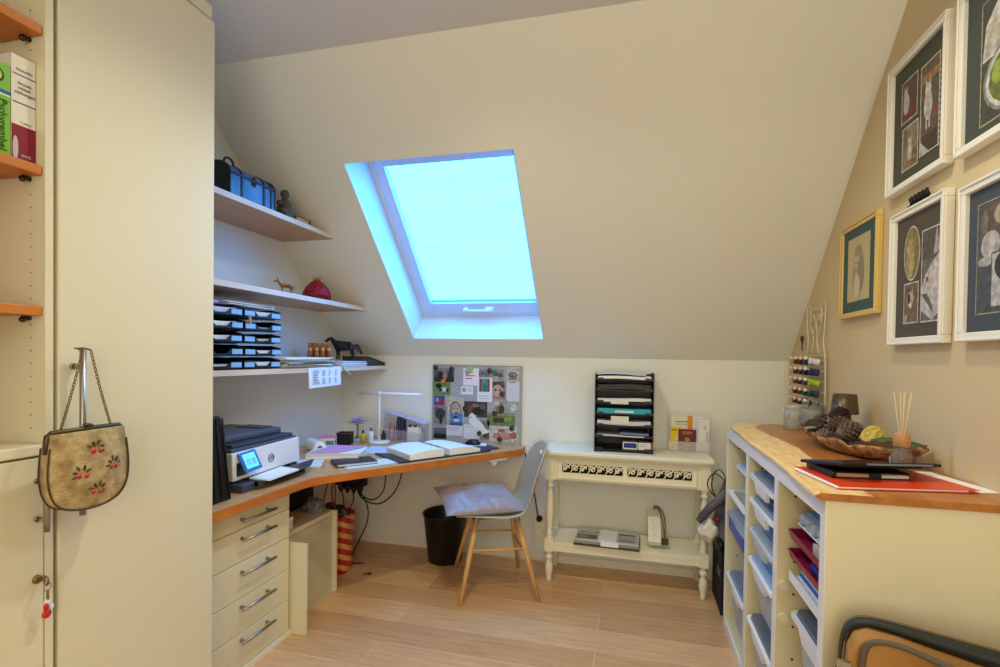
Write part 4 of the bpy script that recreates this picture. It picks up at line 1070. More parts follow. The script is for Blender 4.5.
for x, z, mt, lab in ((.022, .488, M_mag, 'in the upper left corner of the pinboard'), (.135, .483, M_mag, 'at the top edge above the dotted blue strip'), (.075, .398, C(236, 110, 20, .35), ''), (.245, .465, C(150, 152, 156, .3), ''), (.40, .478, M_mag, 'above the photo with the green hat'), (.487, .328, M_mag, 'on the child photo with round glasses'), (.438, .198, M_mag, 'at the corner of the meadow photo'), (.555, .105, M_mag, 'at the lower corner of the meadow photo'), (.475, .03, M_mag, 'on the piglets photo'), (.232, .222, M_mag, 'between the sepia portrait and the stable photo'), (.548, .455, C(120, 124, 126, .3), 'x'), (.335, .06, M_mag, 'beside the foot of the white dog cut-out')):
    mg = MB(); r = .0165 if mt is M_mag else .015
    mg.lathe([(0, 0), (r, 0), (r, -.006), (r * .75, -.009), (0, -.0095)], mt, n=18, axis='y')
    o = mg.build('magnet', loc=(-1.004 - BW + x, PY - .0068, TZ + .007 + z))
    if mt is M_mag: lab = 'round black magnet ' + lab
    elif lab == 'x': lab = 'grey round magnet on the card with the grey drawing'
    elif x < .1: lab = 'round orange magnet above the calves photo'
    else: lab = 'grey round magnet on the note with red writing'
    tag(o, lab, 'magnet', 'magnets on the pinboard')
# ------------------------------------------------------------------ chair with cushion, waste bin
CA = math.radians(201.2)
ch = thing('desk_chair', 'pale grey shell chair with tapered wooden legs between desk and console table', 'chair', (-.7625, 2.805, 0), CA)
M_shell = mat('grey_shell', (184, 170, 146), .38)
prof_c = [(.215, .441), (.205, .452), (.15, .455), (.05, .446), (-.05, .439), (-.12, .445), (-.17, .468), (-.205, .518), (-.228, .578), (-.25, .65), (-.272, .73), (-.29, .79), (-.302, .825)]
halfw = [.150, .185, .205, .215, .22, .222, .222, .222, .218, .208, .188, .150, .06]
edge_up = [0, .002, .004, .008, .012, .018, .026, .026, .018, .008, 0, 0, 0]
edge_fw = [0, 0, 0, 0, 0, .004, .016, .034, .046, .048, .04, .026, .006]
def lerp_list(L, u):
    k = u * (len(L) - 1); i = min(int(k), len(L) - 2); t = k - i
    a, b = L[i], L[i + 1]
    return tuple(p + (q - p) * t for p, q in zip(a, b)) if isinstance(a, tuple) else a + (b - a) * t
SPL = [tuple(p) for p in spline([(x, 0, z) for x, z in prof_c], 4)]
def shell(u, v):
    s = 2 * v - 1
    x, _, z = lerp_list(SPL, u); w_ = lerp_list(halfw, u); eu = lerp_list(edge_up, u); ef = lerp_list(edge_fw, u)
    return (x + ef * s * s, w_ * s, z + eu * abs(s) ** 2.5)
m = MB(); m.grid(shell, 40, 16, M_shell); o = m.build('seat_shell', ch, solid=.011, sub=1)
M_leg = wood('oak_leg', (222, 176, 112), (204, 154, 92), (12, 12, 1.5), 4, .42)
tops = [(.105, .115), (-.115, .115), (.105, -.115), (-.115, -.115)]
bots = [(.198, .240), (-.228, .226), (.212, -.242), (-.181, -.22)]
for (a, b), (c, d) in zip(tops, bots):
    p0, p1 = V((a, b, .428)), V((c, d, .0))
    m = MB(); m.tube([p0, p0.lerp(p1, .5), p1], [.0155, .0145, .010], M_leg, 14); m.build('leg', ch)
    m = MB(); dd = (p1 - p0).normalized(); m.tube([p0 - dd * .004, p0 + dd * .028], [.018, .0175], mat('grey_fitting', (150, 146, 138), .4, .5), 14); m.build('leg_socket', ch)
for i, j, t_ in ((0, 1, .39), (2, 3, .40), (1, 3, .48)):
    q0 = V((*tops[i], .428)).lerp(V((*bots[i], 0)), t_); q1 = V((*tops[j], .428)).lerp(V((*bots[j], 0)), t_)
    m = MB(); m.cyl(q0, q1, .0065, M_leg, 10); m.build('stretcher', ch)
m = MB(); m.box(-.13, .13, -.13, -.10, .420, .430, M_dgrey); m.box(-.13, .13, .10, .13, .420, .430, M_dgrey); m.box(-.02, .02, -.10, .10, .420, .428, M_dgrey); m.build('under_frame', ch)
# cushion
f_ = V((math.cos(CA), math.sin(CA), 0)); n_2 = V((-f_.y, f_.x, 0))
cc = V((-.7625, 2.805, 0)) + f_ * .092 + n_2 * .004
cu = thing('seat_cushion', 'silver grey satin cushion lying on the shell chair', 'cushion', (cc.x, cc.y, .436), CA + math.radians(10))
M_sat = mat('grey_satin', (152, 144, 152), .38, bump=.35, bscale=11, sheen=.4)
def pillow(sgn):
    def fn(u, v):
        a, b = 2 * u - 1, 2 * v - 1
        k = max(0, (1 - abs(a) ** 3.2) * (1 - abs(b) ** 3.2)) ** .62
        pin = 1 - .07 * (1 - abs(b) ** 2) * abs(a) ** 4; pin2 = 1 - .07 * (1 - abs(a) ** 2) * abs(b) ** 4
        x, y = a * .222 * pin, b * .215 * pin2
        wr = noise.noise(V((x * 9, y * 9, sgn * 2))) * .028 * k + .009 * math.sin(22 * (a + .5 * b)) * k * (1 - abs(a)) * abs(b) - .014 * math.exp(-((a + .1) ** 2 + b * b) * 30)
        edge = .006 * math.sin(34 * a) * (abs(b) > .8) * k
        tilt = .062 + .03 * max(0, x) - .02 * b
        z = tilt + sgn * (.050 if sgn > 0 else .040) * k + (wr + edge) * (1 if sgn > 0 else .2)
        return (x, y, z)
    return fn
m = MB(); m.grid(pillow(1), 40, 40, M_sat); m.grid(pillow(-1), 40, 40, M_sat)
bmesh.ops.remove_doubles(m.bm, verts=m.bm.verts, dist=.0006); cus = m.build('cover', cu)
m = MB(); P_ = pillow(1)
rim = [P_(u, 0) for u in [i / 24 for i in range(25)]] + [P_(1, v) for v in [i / 24 for i in range(1, 25)]] + [P_(u, 1) for u in [1 - i / 24 for i in range(1, 25)]] + [P_(0, v) for v in [1 - i / 24 for i in range(1, 24)]]
m.tube(rim, .003, mat('cushion_piping', (150, 144, 146), .5), 6, closed=True); m.build('piping', cu)

t = thing('waste_bin', 'black round waste bin under the desk behind the shell chair', 'bin', (-1.155, 3.06, 0))
m = MB(); m.lathe([(.0, 0), (.104, 0), (.108, .004), (.142, .298), (.146, .300), (.146, .308), (.140, .308), (.137, .296), (.104, .012), (0, .012)], M_black, n=36); m.build('bucket', t)
m = MB(); m.tube([(.1435 * math.cos(a), .1435 * math.sin(a), .307) for a in [2 * PI * i / 40 for i in range(40)]], .0045, M_black, 8, closed=True); m.build('rim', t)
t = thing('small_screw', 'tiny metal fitting lying on the floorboards in front of the striped bag', 'fitting', (-1.53, 2.72, 0))
m = MB(); m.lathe([(0, 0), (.016, 0), (.014, .006), (.006, .009), (0, .01)], M_steel, n=12); m.build('disc', t)
m = MB(); m.cyl((.01, .0, .006), (.03, .012, .006), .005, M_dkmetal, 8); m.build('pin', t)

# wall socket with plug
t = thing('wall_socket', 'white wall socket low on the back wall beside the console table leg', 'socket', (-.565, YB, .232))
m = MB(); m.box(-.041, .041, -.011, 0, -.092, .092, mat('socket_cream', (244, 236, 212), .4)); m.build('cover_plate', t, bev=.003)
for z in (-.041, .041):
    m = MB(); m.lathe([(.029, -.0095), (.0275, -.0135), (.024, -.0135), (.021, -.010), (0, -.010)], mat('socket_inset', (226, 218, 196), .4), (0, 0, z), 24, axis='y'); m.build('socket_ring', t)
m = MB()
for s in (-1, 1): m.cyl((.009 * s, -.0102, -.041), (.009 * s, -.0108, -.041), .003, M_black, 8)
m.build('socket_hole', t)
t = thing('power_plug', 'black power plug in the wall socket with its cable running up behind the chair', 'plug', (-.565, YB - .011, .276))
m = MB(); m.lathe([(0, -.0005), (.019, -.0005), (.019, -.018), (.012, -.034), (0, -.036)], M_black, n=18, axis='y'); m.build('plug_body', t)
m = MB(); m.tube(spline([(0, -.03, .0), (-.006, -.035, .03), (-.02, -.02, .09), (-.04, -.012, .18), (-.075, -.008, .30), (-.10, -.006, .42)], 6), .0045, M_black, 8); m.build('cord', t)

# ------------------------------------------------------------------ console table
M_con = mat('antique_cream_paint', (236, 231, 206), .5, bump=.03, bscale=40)
ct = thing('console_table', 'cream console table with turned legs and a pierced carved drawer front', 'console table', (-.03, 3.06, 0))
X0, X1c, Y0, Y1 = -.455, .455, -.135, .145
m = MB(); m.box(X0 - .03, X1c + .014, Y0 - .03, Y1 + .005, .751, .775, M_con); m.build('tabletop', ct, bev=.006, seg=3)
m = MB(); m.box(X0 - .012, X1c + .006, Y0 - .012, Y1 - .002, .738, .7505, M_con); m.build('top_moulding', ct, bev=.004)
m = MB()
m.box(X0 + .05, X1c - .05, Y1 - .025, Y1 - .008, .602, .737, M_con)
for s in (-1, 1):
    xx = X0 if s < 0 else X1c
    a, b = sorted((xx - s * .008, xx - s * .025)); m.box(a, b, Y0 + .04, Y1 - .04, .602, .737, M_con)
m.build('apron', ct)
ox0, ox1, oz0, oz1 = X0 + .095, X1c - .095, .647, .698
m = MB()
m.box(X0 + .05, X1c - .05, Y0 + .012, Y0 + .022, .602, oz0, M_con); m.box(X0 + .05, X1c - .05, Y0 + .012, Y0 + .022, oz1, .737, M_con)
m.box(X0 + .05, ox0, Y0 + .012, Y0 + .022, oz0, oz1, M_con); m.box(ox1, X1c - .05, Y0 + .012, Y0 + .022, oz0, oz1, M_con); m.box(-.012, .012, Y0 + .012, Y0 + .022, oz0, oz1, M_con)
fr = m.build('drawer_front', ct)
m = MB(); m.box(ox0 - .002, ox1 + .002, Y0 + .026, Y0 + .03, oz0 - .004, oz1 + .004, mat('hollow_shade', (22, 18, 14), .9)); m.build('shade_backing', fr)  # near-black sheet stands in for the shade behind the pierced carving
m = MB()
for x0, x1, z0, z1 in ((X0 + .068, X1c - .068, .718, .726), (X0 + .068, X1c - .068, .613, .621), (X0 + .068, X0 + .076, .621, .718), (X1c - .076, X1c - .068, .621, .718)):
    m.box(x0, x1, Y0 + .003, Y0 + .0125, z0, z1, M_con)
m.build('moulding', fr, bev=.002)
m = MB(); yy = Y0 + .017; zc = (oz0 + oz1) / 2; hh = (oz1 - oz0) / 2
def scroll(cx, sgn):
    """an S scroll with leaf between the rails"""
    pts = []
    for i in range(26):
        a = i / 25 * 2.2 * PI; r = .021 * (1 - .032 * i)
        pts.append((cx + sgn * (.021 - r * math.cos(a)) - sgn * .018, yy, zc + r * math.sin(a) * 1.02))
    m.tube(pts, [.0036] * 20 + [.0034, .003, .0028, .0026, .0024, .002], M_con, 6)
for half in (0, 1):
    a0, a1 = (ox0, -.012) if half == 0 else (.012, ox1)
    n_ = 7; st = (a1 - a0) / n_
    for i in range(n_):
        cx = a0 + st * (i + .5)
        scroll(cx, 1 if (i + half) % 2 else -1)
        m.tube([(cx - st * .5, yy, zc - hh), (cx - st * .22, yy, zc - hh * .1), (cx, yy, zc + hh * .25), (cx + st * .3, yy, zc + hh * .35), (cx + st * .5, yy, zc + hh)], [.0034, .0046, .005, .0046, .0034], M_con, 6)
        m.tube([(cx - st * .5, yy, zc + hh), (cx - st * .3, yy, zc + hh * .5), (cx - st * .1, yy, zc + hh)], [.0034, .0044, .0034], M_con, 6)
        m.ball((cx, yy, zc), (.006, .003, .007), M_con, 8, 5)
m.build('carved_scrollwork', fr)
LEG = [(.0, .602), (.021, .60), (.023, .592), (.016, .584), (.016, .578), (.022, .570), (.0225, .562), (.015, .552), (.014, .54), (.019, .52), (.0225, .48), (.0235, .43), (.0215, .37), (.017, .315), (.0145, .295), (.020, .288), (.021, .28), (.016, .272), (.022, .262), (.022, .252)]
LEG2 = [(.022, .1785), (.022, .17), (.014, .163), (.021, .152), (.0235, .143), (.021, .132), (.0135, .122), (.0195, .108), (.0235, .082), (.0225, .06), (.0165, .03), (.0145, .012), (.016, .006), (.015, 0), (0, 0)]
for sx in (0, 1):
    for sy in (0, 1):
        cx = X0 + .026 if sx == 0 else X1c - .026; cy = Y0 + .024 if sy == 0 else Y1 - .024
        m = MB(); m.box(cx - .026, cx + .026, cy - .024, cy + .024, .601, .7378, M_con); m.box(cx - .0245, cx + .0245, cy - .0235, cy + .0235, .178, .2525, M_con)
        m.lathe(LEG, M_con, (cx, cy, 0), 20); m.lathe(LEG2, M_con, (cx, cy, 0), 20); m.build('leg', ct)
m = MB(); m.box(X0 + .004, X1c - .004, Y0 + .006, Y1 - .004, .214, .2355, M_con); m.box(X0 + .05, X1c - .05, Y0 + .01, Y0 + .022, .180, .2138, M_con); m.box(X0 + .05, X1c - .05, Y1 - .03, Y1 - .018, .180, .2138, M_con)
m.build('lower_shelf', ct)

# letter rack on the console table
CZ = .7755
lr = thing('letter_rack', 'tall black seven tier letter rack full of papers on the console table', 'letter rack', (-.045, 3.088, CZ), .02)
rw, rd, rh = .166, .115, .470
m = MB()
for s in (-1, 1):
    a, b = sorted((s * rw, s * (rw - .005))); m.box(a, b, -rd, rd, 0, rh - .01, M_black)
m.box(-rw + .005, rw - .005, rd - .004, rd, 0, rh - .02, M_black); m.build('frame', lr)
tiers = [.012, .086, .151, .218, .286, .355, .416]
for z in tiers:
    m = MB(); m.box(-rw + .0055, rw - .0055, -rd + .002, rd - .0045, z, z + .004, M_black); m.box(-rw + .0055, -rw + .05, -rd + .002, -rd + .006, z + .004, z + .014, M_black); m.box(rw - .05, rw - .0055, -rd + .002, -rd + .006, z + .004, z + .014, M_black); m.build('tier', lr)
for s in (-1, 1):
    m = MB(); a, b = sorted((s * rw, s * (rw - .05))); m.box(a, b, -rd - .004, -rd, 0, .012, M_black); m.build('foot', lr)
for zz, (x0, x1) in ((.216, (-.075, .025)), (.150, (-.072, .028))):
    m = MB(); m.box(x0, x1, -rd - .003, -rd - .0015, zz + (.064 if zz > .2 else .013), zz + (.096 if zz > .2 else .06), mat('white_label_holder', (216, 214, 204), .4)); m.build('label_holder', lr)
def rackpaper(lab, ti, th, mt, x0=-.150, x1=.150, wav=.003, name='paper_stack', extra=0, y0=-.008):
    z = tiers[ti] + (.0045 + extra)
    m = MB(); nn = 10; rr = []
    for q in range(nn + 1):
        u = q / nn; x = x0 + (x1 - x0) * u; zz = z + wav * (1 + math.sin(u * 5 + ti)) * .5
        rr.append([(x, -rd + .006 + y0 * 0, zz), (x, rd - .02, z), (x, rd - .02, z + th), (x, -rd + .006, zz + th)])
    m.rings(rr, mt, smooth=False); o = m.build(name, loc=(-.045, 3.088, CZ)); o.rotation_euler = (0, 0, .02)
    return tag(o, lab, 'papers', 'papers in the black letter rack')
rackpaper('white papers on the topmost tier of the black letter rack', 6, .016, M_paper, wav=.006)
rackpaper('blue rimmed paper pile sticking out above the black letter rack', 6, .014, C(190, 200, 226), -.165, .12, .008, extra=.024)
rackpaper('dark papers in the second tier from the top of the letter rack', 5, .030, C(52, 52, 56), wav=.006)
rackpaper('white papers in the third tier from the top of the letter rack', 4, .018, M_paper2, wav=.006)
rackpaper('grey white thick paper stack in the tier below the turquoise folder', 2, .022, C(206, 206, 214), wav=.007)
rackpaper('violet blue papers in the second tier from below of the letter rack', 1, .010, C(120, 124, 170), -.02, .14, .002, extra=.012)
rackpaper('thin white papers in the second tier from below of the letter rack', 1, .006, M_paper2, -.155, .14, .003)
t = thing('turquoise_folder', 'turquoise lever folder lying flat in the middle tier of the letter rack', 'folder', (-.045, 3.088, CZ + tiers[3] + .0045), .02)
tq = mat('turquoise_card', (34, 160, 176), .45)
m = MB(); m.box(-.152, .152, -rd + .004, rd - .03, 0, .03, tq); m.build('cover', t, bev=.003)
m = MB(); m.box(-.05, .055, -rd + .0025, -rd + .0036, .008, .019, M_wplast); m.build('spine_label', t)
m = MB()
for i in range(9): m.box(-.044 + .011 * i, -.037 + .011 * i, -rd + .0020, -rd + .0024, .011, .0155, C(150, 200, 206))
m.build('label_print', t)
t = thing('card_box', 'small white card box with a blue front in the lowest tier of the letter rack', 'box', (-.005, 3.03, CZ + tiers[0] + .0045), .02)
m = MB(); m.box(-.042, .042, -.03, .06, 0, .044, M_wplast); m.build('carton', t, bev=.002)
m = MB(); m.flat((-.036, -.0302, .009), (1, 0, 0), (0, 0, 1), (0, -1, 0), [('r', 0, 0, .072, .028, (36, 56, 140))]); m.build('blue_label', t)
t = thing('card_box', 'small plain white card box at the side of the lowest rack tier', 'box', (.076, 3.03, CZ + tiers[0] + .0045), .02)
m = MB(); m.box(-.034, .034, -.03, .06, 0, .043, M_wplast); m.build('carton', t, bev=.002)
m = MB(); m.flat((-.026, -.0302, .012), (1, 0, 0), (0, 0, 1), (0, -1, 0), [('r', 0, .018, .04, .022, (170, 170, 176)), ('r', 0, .008, .03, .012, (170, 170, 176))]); m.build('label_print', t)
m = MB(); m.prism([(-.004, 0, 0), (.004, 0, 0), (.012, 0, .062), (.008, 0, .07)], (0, .10, 0), C(224, 120, 90)); o = m.build('red_card', loc=(.1175 - .004 + .0, 2.985, CZ + tiers[0] + .006)); tag(o, 'red orange card leaning at the side of the lowest rack tier', 'card')

# acrylic holder with passport
ah = thing('document_holder', 'clear acrylic holder with papers and a passport on the console table', 'holder', (.333, 3.168, CZ), 0)
m = MB(); m.box(-.115, .115, .0, .004, .004, .235, M_clear); m.box(-.115, .115, -.05, -.046, .004, .06, M_clear); m.box(-.115, .115, -.05, .004, 0, .004, M_clear)
m.box(-.118, -.115, -.05, .004, 0, .235, M_clear); m.box(.115, .118, -.05, .004, 0, .235, M_clear); m.build('holder_body', ah)
def leaflet(name, lab, x0, x1, z0, z1, y, bg, shapes):
    w_, h_ = x1 - x0, z1 - z0
    o_ = V((.333 + (x0 + x1) / 2, 3.168 + y, CZ + .0045 + z0))
    m = MB(); m.box(-w_ / 2, w_ / 2, 0, .002, 0, h_, C(*bg))
    m.flat((-w_ / 2, 0, 0), (1, 0, 0), (0, 0, 1), (0, -1, 0), [(s[0], s[1] * w_, s[2] * h_, s[3] * w_, s[4] * h_, s[5]) for s in shapes], .0002)
    return tag(m.build(name, loc=o_, norm=False), lab, 'document', 'documents in the acrylic holder')
leaflet('booklet', 'white and navy booklet at the back of the acrylic holder', -.105, .03, 0, .20, -.006, (226, 220, 196), [('r', 0, .50, 1, .62, (30, 50, 130)), ('r', .2, .82, .8, .85, (120, 120, 130)), ('r', .2, .75, .7, .77, (150, 150, 150))])
leaflet('booklet', 'narrow orange booklet at the back of the acrylic holder', -.01, .018, 0, .205, -.009, (224, 140, 40), [])
leaflet('letter', 'white letter with grey print in the acrylic holder', .02, .075, 0, .20, -.012, (226, 226, 230), [('r', .1, .9 - .08 * i, .9, .925 - .08 * i, (170, 176, 196)) for i in range(9)])
leaflet('letter', 'white form with a pink stamp in the acrylic holder', .05, .112, 0, .185, -.016, (230, 226, 220), [('e', .6, .75, .16, .07, (200, 196, 200)), ('r', .7, .3, .9, .62, (214, 180, 186)), ('r', .1, .2, .5, .22, (170, 170, 180)), ('r', .1, .12, .6, .14, (170, 170, 180))])
leaflet('leaflet', 'yellow leaflet beside the burgundy passport in the acrylic holder', -.106, -.045, 0, .135, -.020, (232, 190, 30), [('r', .45, .42, .95, .62, (200, 214, 210)), ('r', .1, .86, .6, .9, (60, 70, 110)), ('r', .1, .1, .5, .13, (120, 100, 30))])
leaflet('passport', 'burgundy passport with a gold emblem in the acrylic holder', -.062, .038, 0, .125, -.026, (112, 34, 40), [('e', .5, .52, .12, .09, (206, 160, 90)), ('e', .5, .52, .06, .05, (150, 80, 50)), ('r', .2, .86, .8, .885, (206, 170, 110)), ('r', .25, .78, .75, .8, (206, 170, 110)), ('r', .3, .24, .7, .27, (206, 170, 110)), ('e', .5, .10, .07, .03, (206, 170, 110))])

# newspapers and power strip on the lower shelf
SZ = .2362
t = thing('newspaper', 'stack of folded grey newspapers with a white wrapper on the lower console shelf', 'newspapers', (-.125, 3.02, SZ), -.03)
M_news = C(170, 168, 160, .8)
z = 0
for i, (w_, th, mt) in enumerate(((.185, .012, C(60, 62, 70)), (.183, .012, C(150, 150, 150)), (.180, .012, C(186, 184, 176)))):
    m = MB(); nn = 6; rr = []
    for q in range(nn + 1):
        a = PI * q / nn
        rr.append([(-w_, -.105 - .006 * math.sin(a), z + th * .5 - th * .5 * math.cos(a)), (w_, -.105 - .006 * math.sin(a) + .004 * i, z + th * .5 - th * .5 * math.cos(a))])
    m.prism([(-w_, r[0][1], r[0][2]) for r in rr] + [(-w_, .10, z + th), (-w_, .10, z)], (2 * w_, 0, 0), mt)
    if i == 2: m.flat((-.18, -.10, z + th), (1, 0, 0), (0, 1, 0), (0, 0, 1), [('r', .01, .015, .125, .085, (90, 88, 84)), ('r', .02, .03, .07, .07, (140, 136, 128)), ('r', .02, .12, .08, .13, (60, 60, 62)), ('r', .105, .115, .13, .135, (190, 50, 40)), ('r', .01, .10, .10, .104, (120, 118, 112)), ('r', .245, .12, .34, .145, (90, 92, 90)), ('r', .245, .09, .34, .095, (140, 140, 134)), ('r', .245, .07, .34, .075, (140, 140, 134)), ('r', .245, .05, .34, .055, (140, 140, 134)), ('r', .245, .02, .34, .04, (130, 130, 124))])
    m.build('folded_paper', t, norm=(i < 2)); z += th + .0004
m = MB(); m.box(-.045, .055, -.116, .085, z - .001, z + .003, M_paper2); m.box(-.03, .07, -.1165, -.1125, .012, z + .002, M_paper); m.build('wrapper', t)
t = thing('power_strip', 'white power strip leaning upright with its brown cord on the lower console shelf', 'power strip', (.140, 2.975, SZ + .027))
t.rotation_euler = (-.85, 0, 0); t.scale = (1, 1, 1.2)
m = MB(); m.prism([(-.036, -.030, .0), (.036, -.030, 0), (.036, .012, 0), (-.036, .012, 0)], (0, .02, .185), M_trim); m.build('housing', t, bev=.004)
for i in range(4):
    zz = .028 + .042 * i; yb = -.0305 + .02 * zz / .185
    m = MB(); m.lathe([(.0165, 0), (.016, -.003), (.013, -.003), (.012, .001), (0, .001)], mat('socket_inset', (226, 218, 196)), (0, yb, zz), 20, axis='y'); m.build('socket_ring', t)
m = MB(); m.tube(spline([(.0, -.012, .186), (.006, -.015, .20), (.03, -.022, .19), (.055, -.022, .15), (.062, -.012, .09), (.06, -.004, .04)], 6), .004, C(120, 92, 60), 8); m.tube(spline([(.0, -.012, .186), (.004, -.012, .197), (.02, -.024, .186), (.042, -.024, .14), (.052, -.014, .08), (.054, -.004, .04)], 6), .004, C(120, 92, 60), 8); m.build('cord', t)
m = MB(); m.box(.038, .076, -.012, .012, .006, .036, C(70, 56, 40)); m.build('plug', t, bev=.005)

# things squeezed between console table and shelf unit
t = thing('storage_box', 'black storage box with a metal grip on the floor behind the shelf unit', 'box', (.575, 2.925, 0))
m = MB(); m.box(-.112, .13, -.15, .14, 0, .30, M_blackm); m.build('carton', t, bev=.003)
m = MB(); m.box(-.114, .132, -.152, .142, .255, .325, M_blackm); m.build('lid', t, bev=.003)
m = MB(); m.box(-.1165, -.1125, -.11, -.04, .19, .225, M_steel); m.box(-.1172, -.1165, -.10, -.05, .197, .218, M_black); m.build('grip', t)
t = thing('cloth_bag', 'crumpled grey cloth bag heaped on the black storage box by the console table', 'bag', (.57, 2.955, .3255))
M_gb = mat('grey_felt', (120, 116, 122), .9, c2=(70, 66, 68), vscale=14)
m = MB()
def heap(u, w_):
    a = 2 * PI * u; k = math.sin(min(1, w_ * 1.03) * PI / 2)
    p = V((.125 * k * math.cos(a), .13 * k * math.sin(a), .40 * math.cos(w_ * PI / 2)))
    d = noise.noise(V((p.x * 14, p.y * 14, p.z * 11)))
    return V((p.x * (1 + .22 * d) - .0 * p.z, p.y * (1 + .18 * d), max(0, p.z * (1 + .08 * d))))
m.grid(heap, 40, 18, M_gb); m.build('folds', t)
m = MB(); m.tube(spline([(-.06, -.07, .30), (-.11, -.09, .25), (-.16, -.10, .20), (-.195, -.105, .155), (-.215, -.105, .13)], 5), [.024] * 8 + [.022] * 8 + [.018] * 5, M_gb, 8); m.build('sleeve', t)
for k in range(2):
    m = MB(); m.tube(spline([(-.06, -.05, .33), (-.10 - .02 * k, -.06, .40 - .02 * k), (-.135 - .02 * k, -.07, .385 - .02 * k), (-.145 - .02 * k, -.07, .31), (-.12, -.07, .25)], 6), .003, M_black, 6); m.build('loop', t)
m = MB()
def knot(u, w_):
    p = V((.05 * math.sin(PI * w_) * math.cos(2 * PI * u), .045 * math.sin(PI * w_) * math.sin(2 * PI * u), .06 * math.cos(PI * w_)))
    d = noise.noise(p * 40 + V((5, 0, 0))); return p * (1 + .4 * d) + V((-.165, -.09, .08))
m.grid(knot, 24, 14, mat('pale_plastic_bag', (226, 222, 210), .4, bump=.4, bscale=40)); m.build('pale_lining', t)
m = MB(); m.ball((-.105, -.11, .02), (.02, .05, .03), M_black); m.ball((-.11, -.06, .14), (.012, .018, .016), C(170, 40, 40)); m.build('buckle', t)
# ------------------------------------------------------------------ shelf unit with boxes
XC = .464
su = thing('shelf_unit', 'white and cream three bay shelf unit under a live edge wood board', 'shelf unit', (.67, 2.04, 0))
def sl(): m = MB(); m.T = Matrix.Translation((-.67, -2.04, 0)); return m
M_fr = mat('white_edge_band', (238, 236, 230), .45)
posts = [(1.374, 1.408), (1.785, 1.825), (2.212, 2.252), (2.665, 2.692)]
UH = .983
for i, (a, b) in enumerate(posts):
    m = sl(); m.box(XC, XR - .003, a, b, .0, UH, M_cream_in if 0 < i < 3 else M_cream)
    m.box(XC - .0025, XC, a, b, 0, UH, M_fr)
    if i:
        for z in [.15 + .105 * k for k in range(8)]:
            m.cyl((XC + .05, a - .0006, z), (XC + .05, a, z), .004, M_dkmetal, 8)
    m.build('side_panel', su)
m = sl()
for i in range(3):
    m.box(XC + .004, XR - .004, posts[i][1], posts[i + 1][0], UH - .022, UH, M_cream_in); m.box(XC - .0025, XC + .004, posts[i][1], posts[i + 1][0], UH - .048, UH, M_fr)
m.build('top_rail', su)
m = sl()
for i in range(3):
    m.box(XC + .004, XR - .004, posts[i][1], posts[i + 1][0], .02, .045, M_cream_in); m.box(XC - .0025, XC + .004, posts[i][1], posts[i + 1][0], 0, .045, M_fr)
m.build('bottom_rail', su)
m = sl()
for i in range(3): m.box(XR - .012, XR - .004, posts[i][1], posts[i + 1][0], .045, UH - .022, M_cream_in)
m.build('back_panel', su)
for z in (.597, .492):
    m = sl(); m.cyl((XC + .02, 1.7745, z), (XC + .02, 1.785, z), .016, M_cream, 16); m.build('runner_peg', su)

# live edge wooden board
M_slab = wood('live_edge_slab', (190, 124, 60), (160, 98, 44), (9, 1.2, 9), 3.2, .3, .03)
M_sap = mat('sapwood_edge', (246, 214, 154), .42, c2=(222, 178, 112), vscale=8, stretch=(6, 1.5, 6), bump=.2, bscale=16)
sb_ = thing('wood_slab', 'thick live edge wooden board lying on the shelf unit', 'board', (.67, 2.1, UH + .0005))
random.seed(3)
m = MB(); m.T = Matrix.Translation((-.67, -2.1, 0))
ys = [1.362 + (2.755 - 1.362) * i / 44 for i in range(45)]
def edge_x(y): return .438 + .018 * (y - 1.4) + .014 * noise.noise(V((y * 3.1, 0, 0))) + .009 * noise.noise(V((y * 11, 3, 0))) + (.05 * max(0, (y - 2.62) / .13) ** 1.5)
sapw = lambda y: .125 + .035 * noise.noise(V((y * 2.2, 7, 0)))
ths = .018
vt = [[m.v((edge_x(y) + .012, y, ths)), m.v((edge_x(y) + sapw(y), y, ths)), m.v((XR - .003, y, ths))] for y in ys]
vb = [[m.v((edge_x(y) - .002 + .004 * noise.noise(V((y * 20, 1, 0))), y, ths * .55)), m.v((edge_x(y) + .012, y, 0)), m.v((XR - .003, y, 0))] for y in ys]
for i in range(44):
    m.f([vt[i][0], vt[i][1], vt[i + 1][1], vt[i + 1][0]], M_sap); m.f([vt[i][1], vt[i][2], vt[i + 1][2], vt[i + 1][1]], M_slab)
    m.f([vb[i][0], vt[i][0], vt[i + 1][0], vb[i + 1][0]], M_sap, True); m.f([vb[i][1], vb[i][0], vb[i + 1][0], vb[i + 1][1]], M_sap, True)
    m.f([vb[i][1], vb[i + 1][1], vb[i + 1][2], vb[i][2]], M_slab); m.f([vb[i][2], vb[i + 1][2], vt[i + 1][2], vt[i][2]], M_slab)
for i, s in ((0, 1), (44, -1)):
    m.f([vb[i][1], vb[i][2], vt[i][2], vt[i][1], vt[i][0], vb[i][0]][::s], M_slab)
m.build('board', sb_)

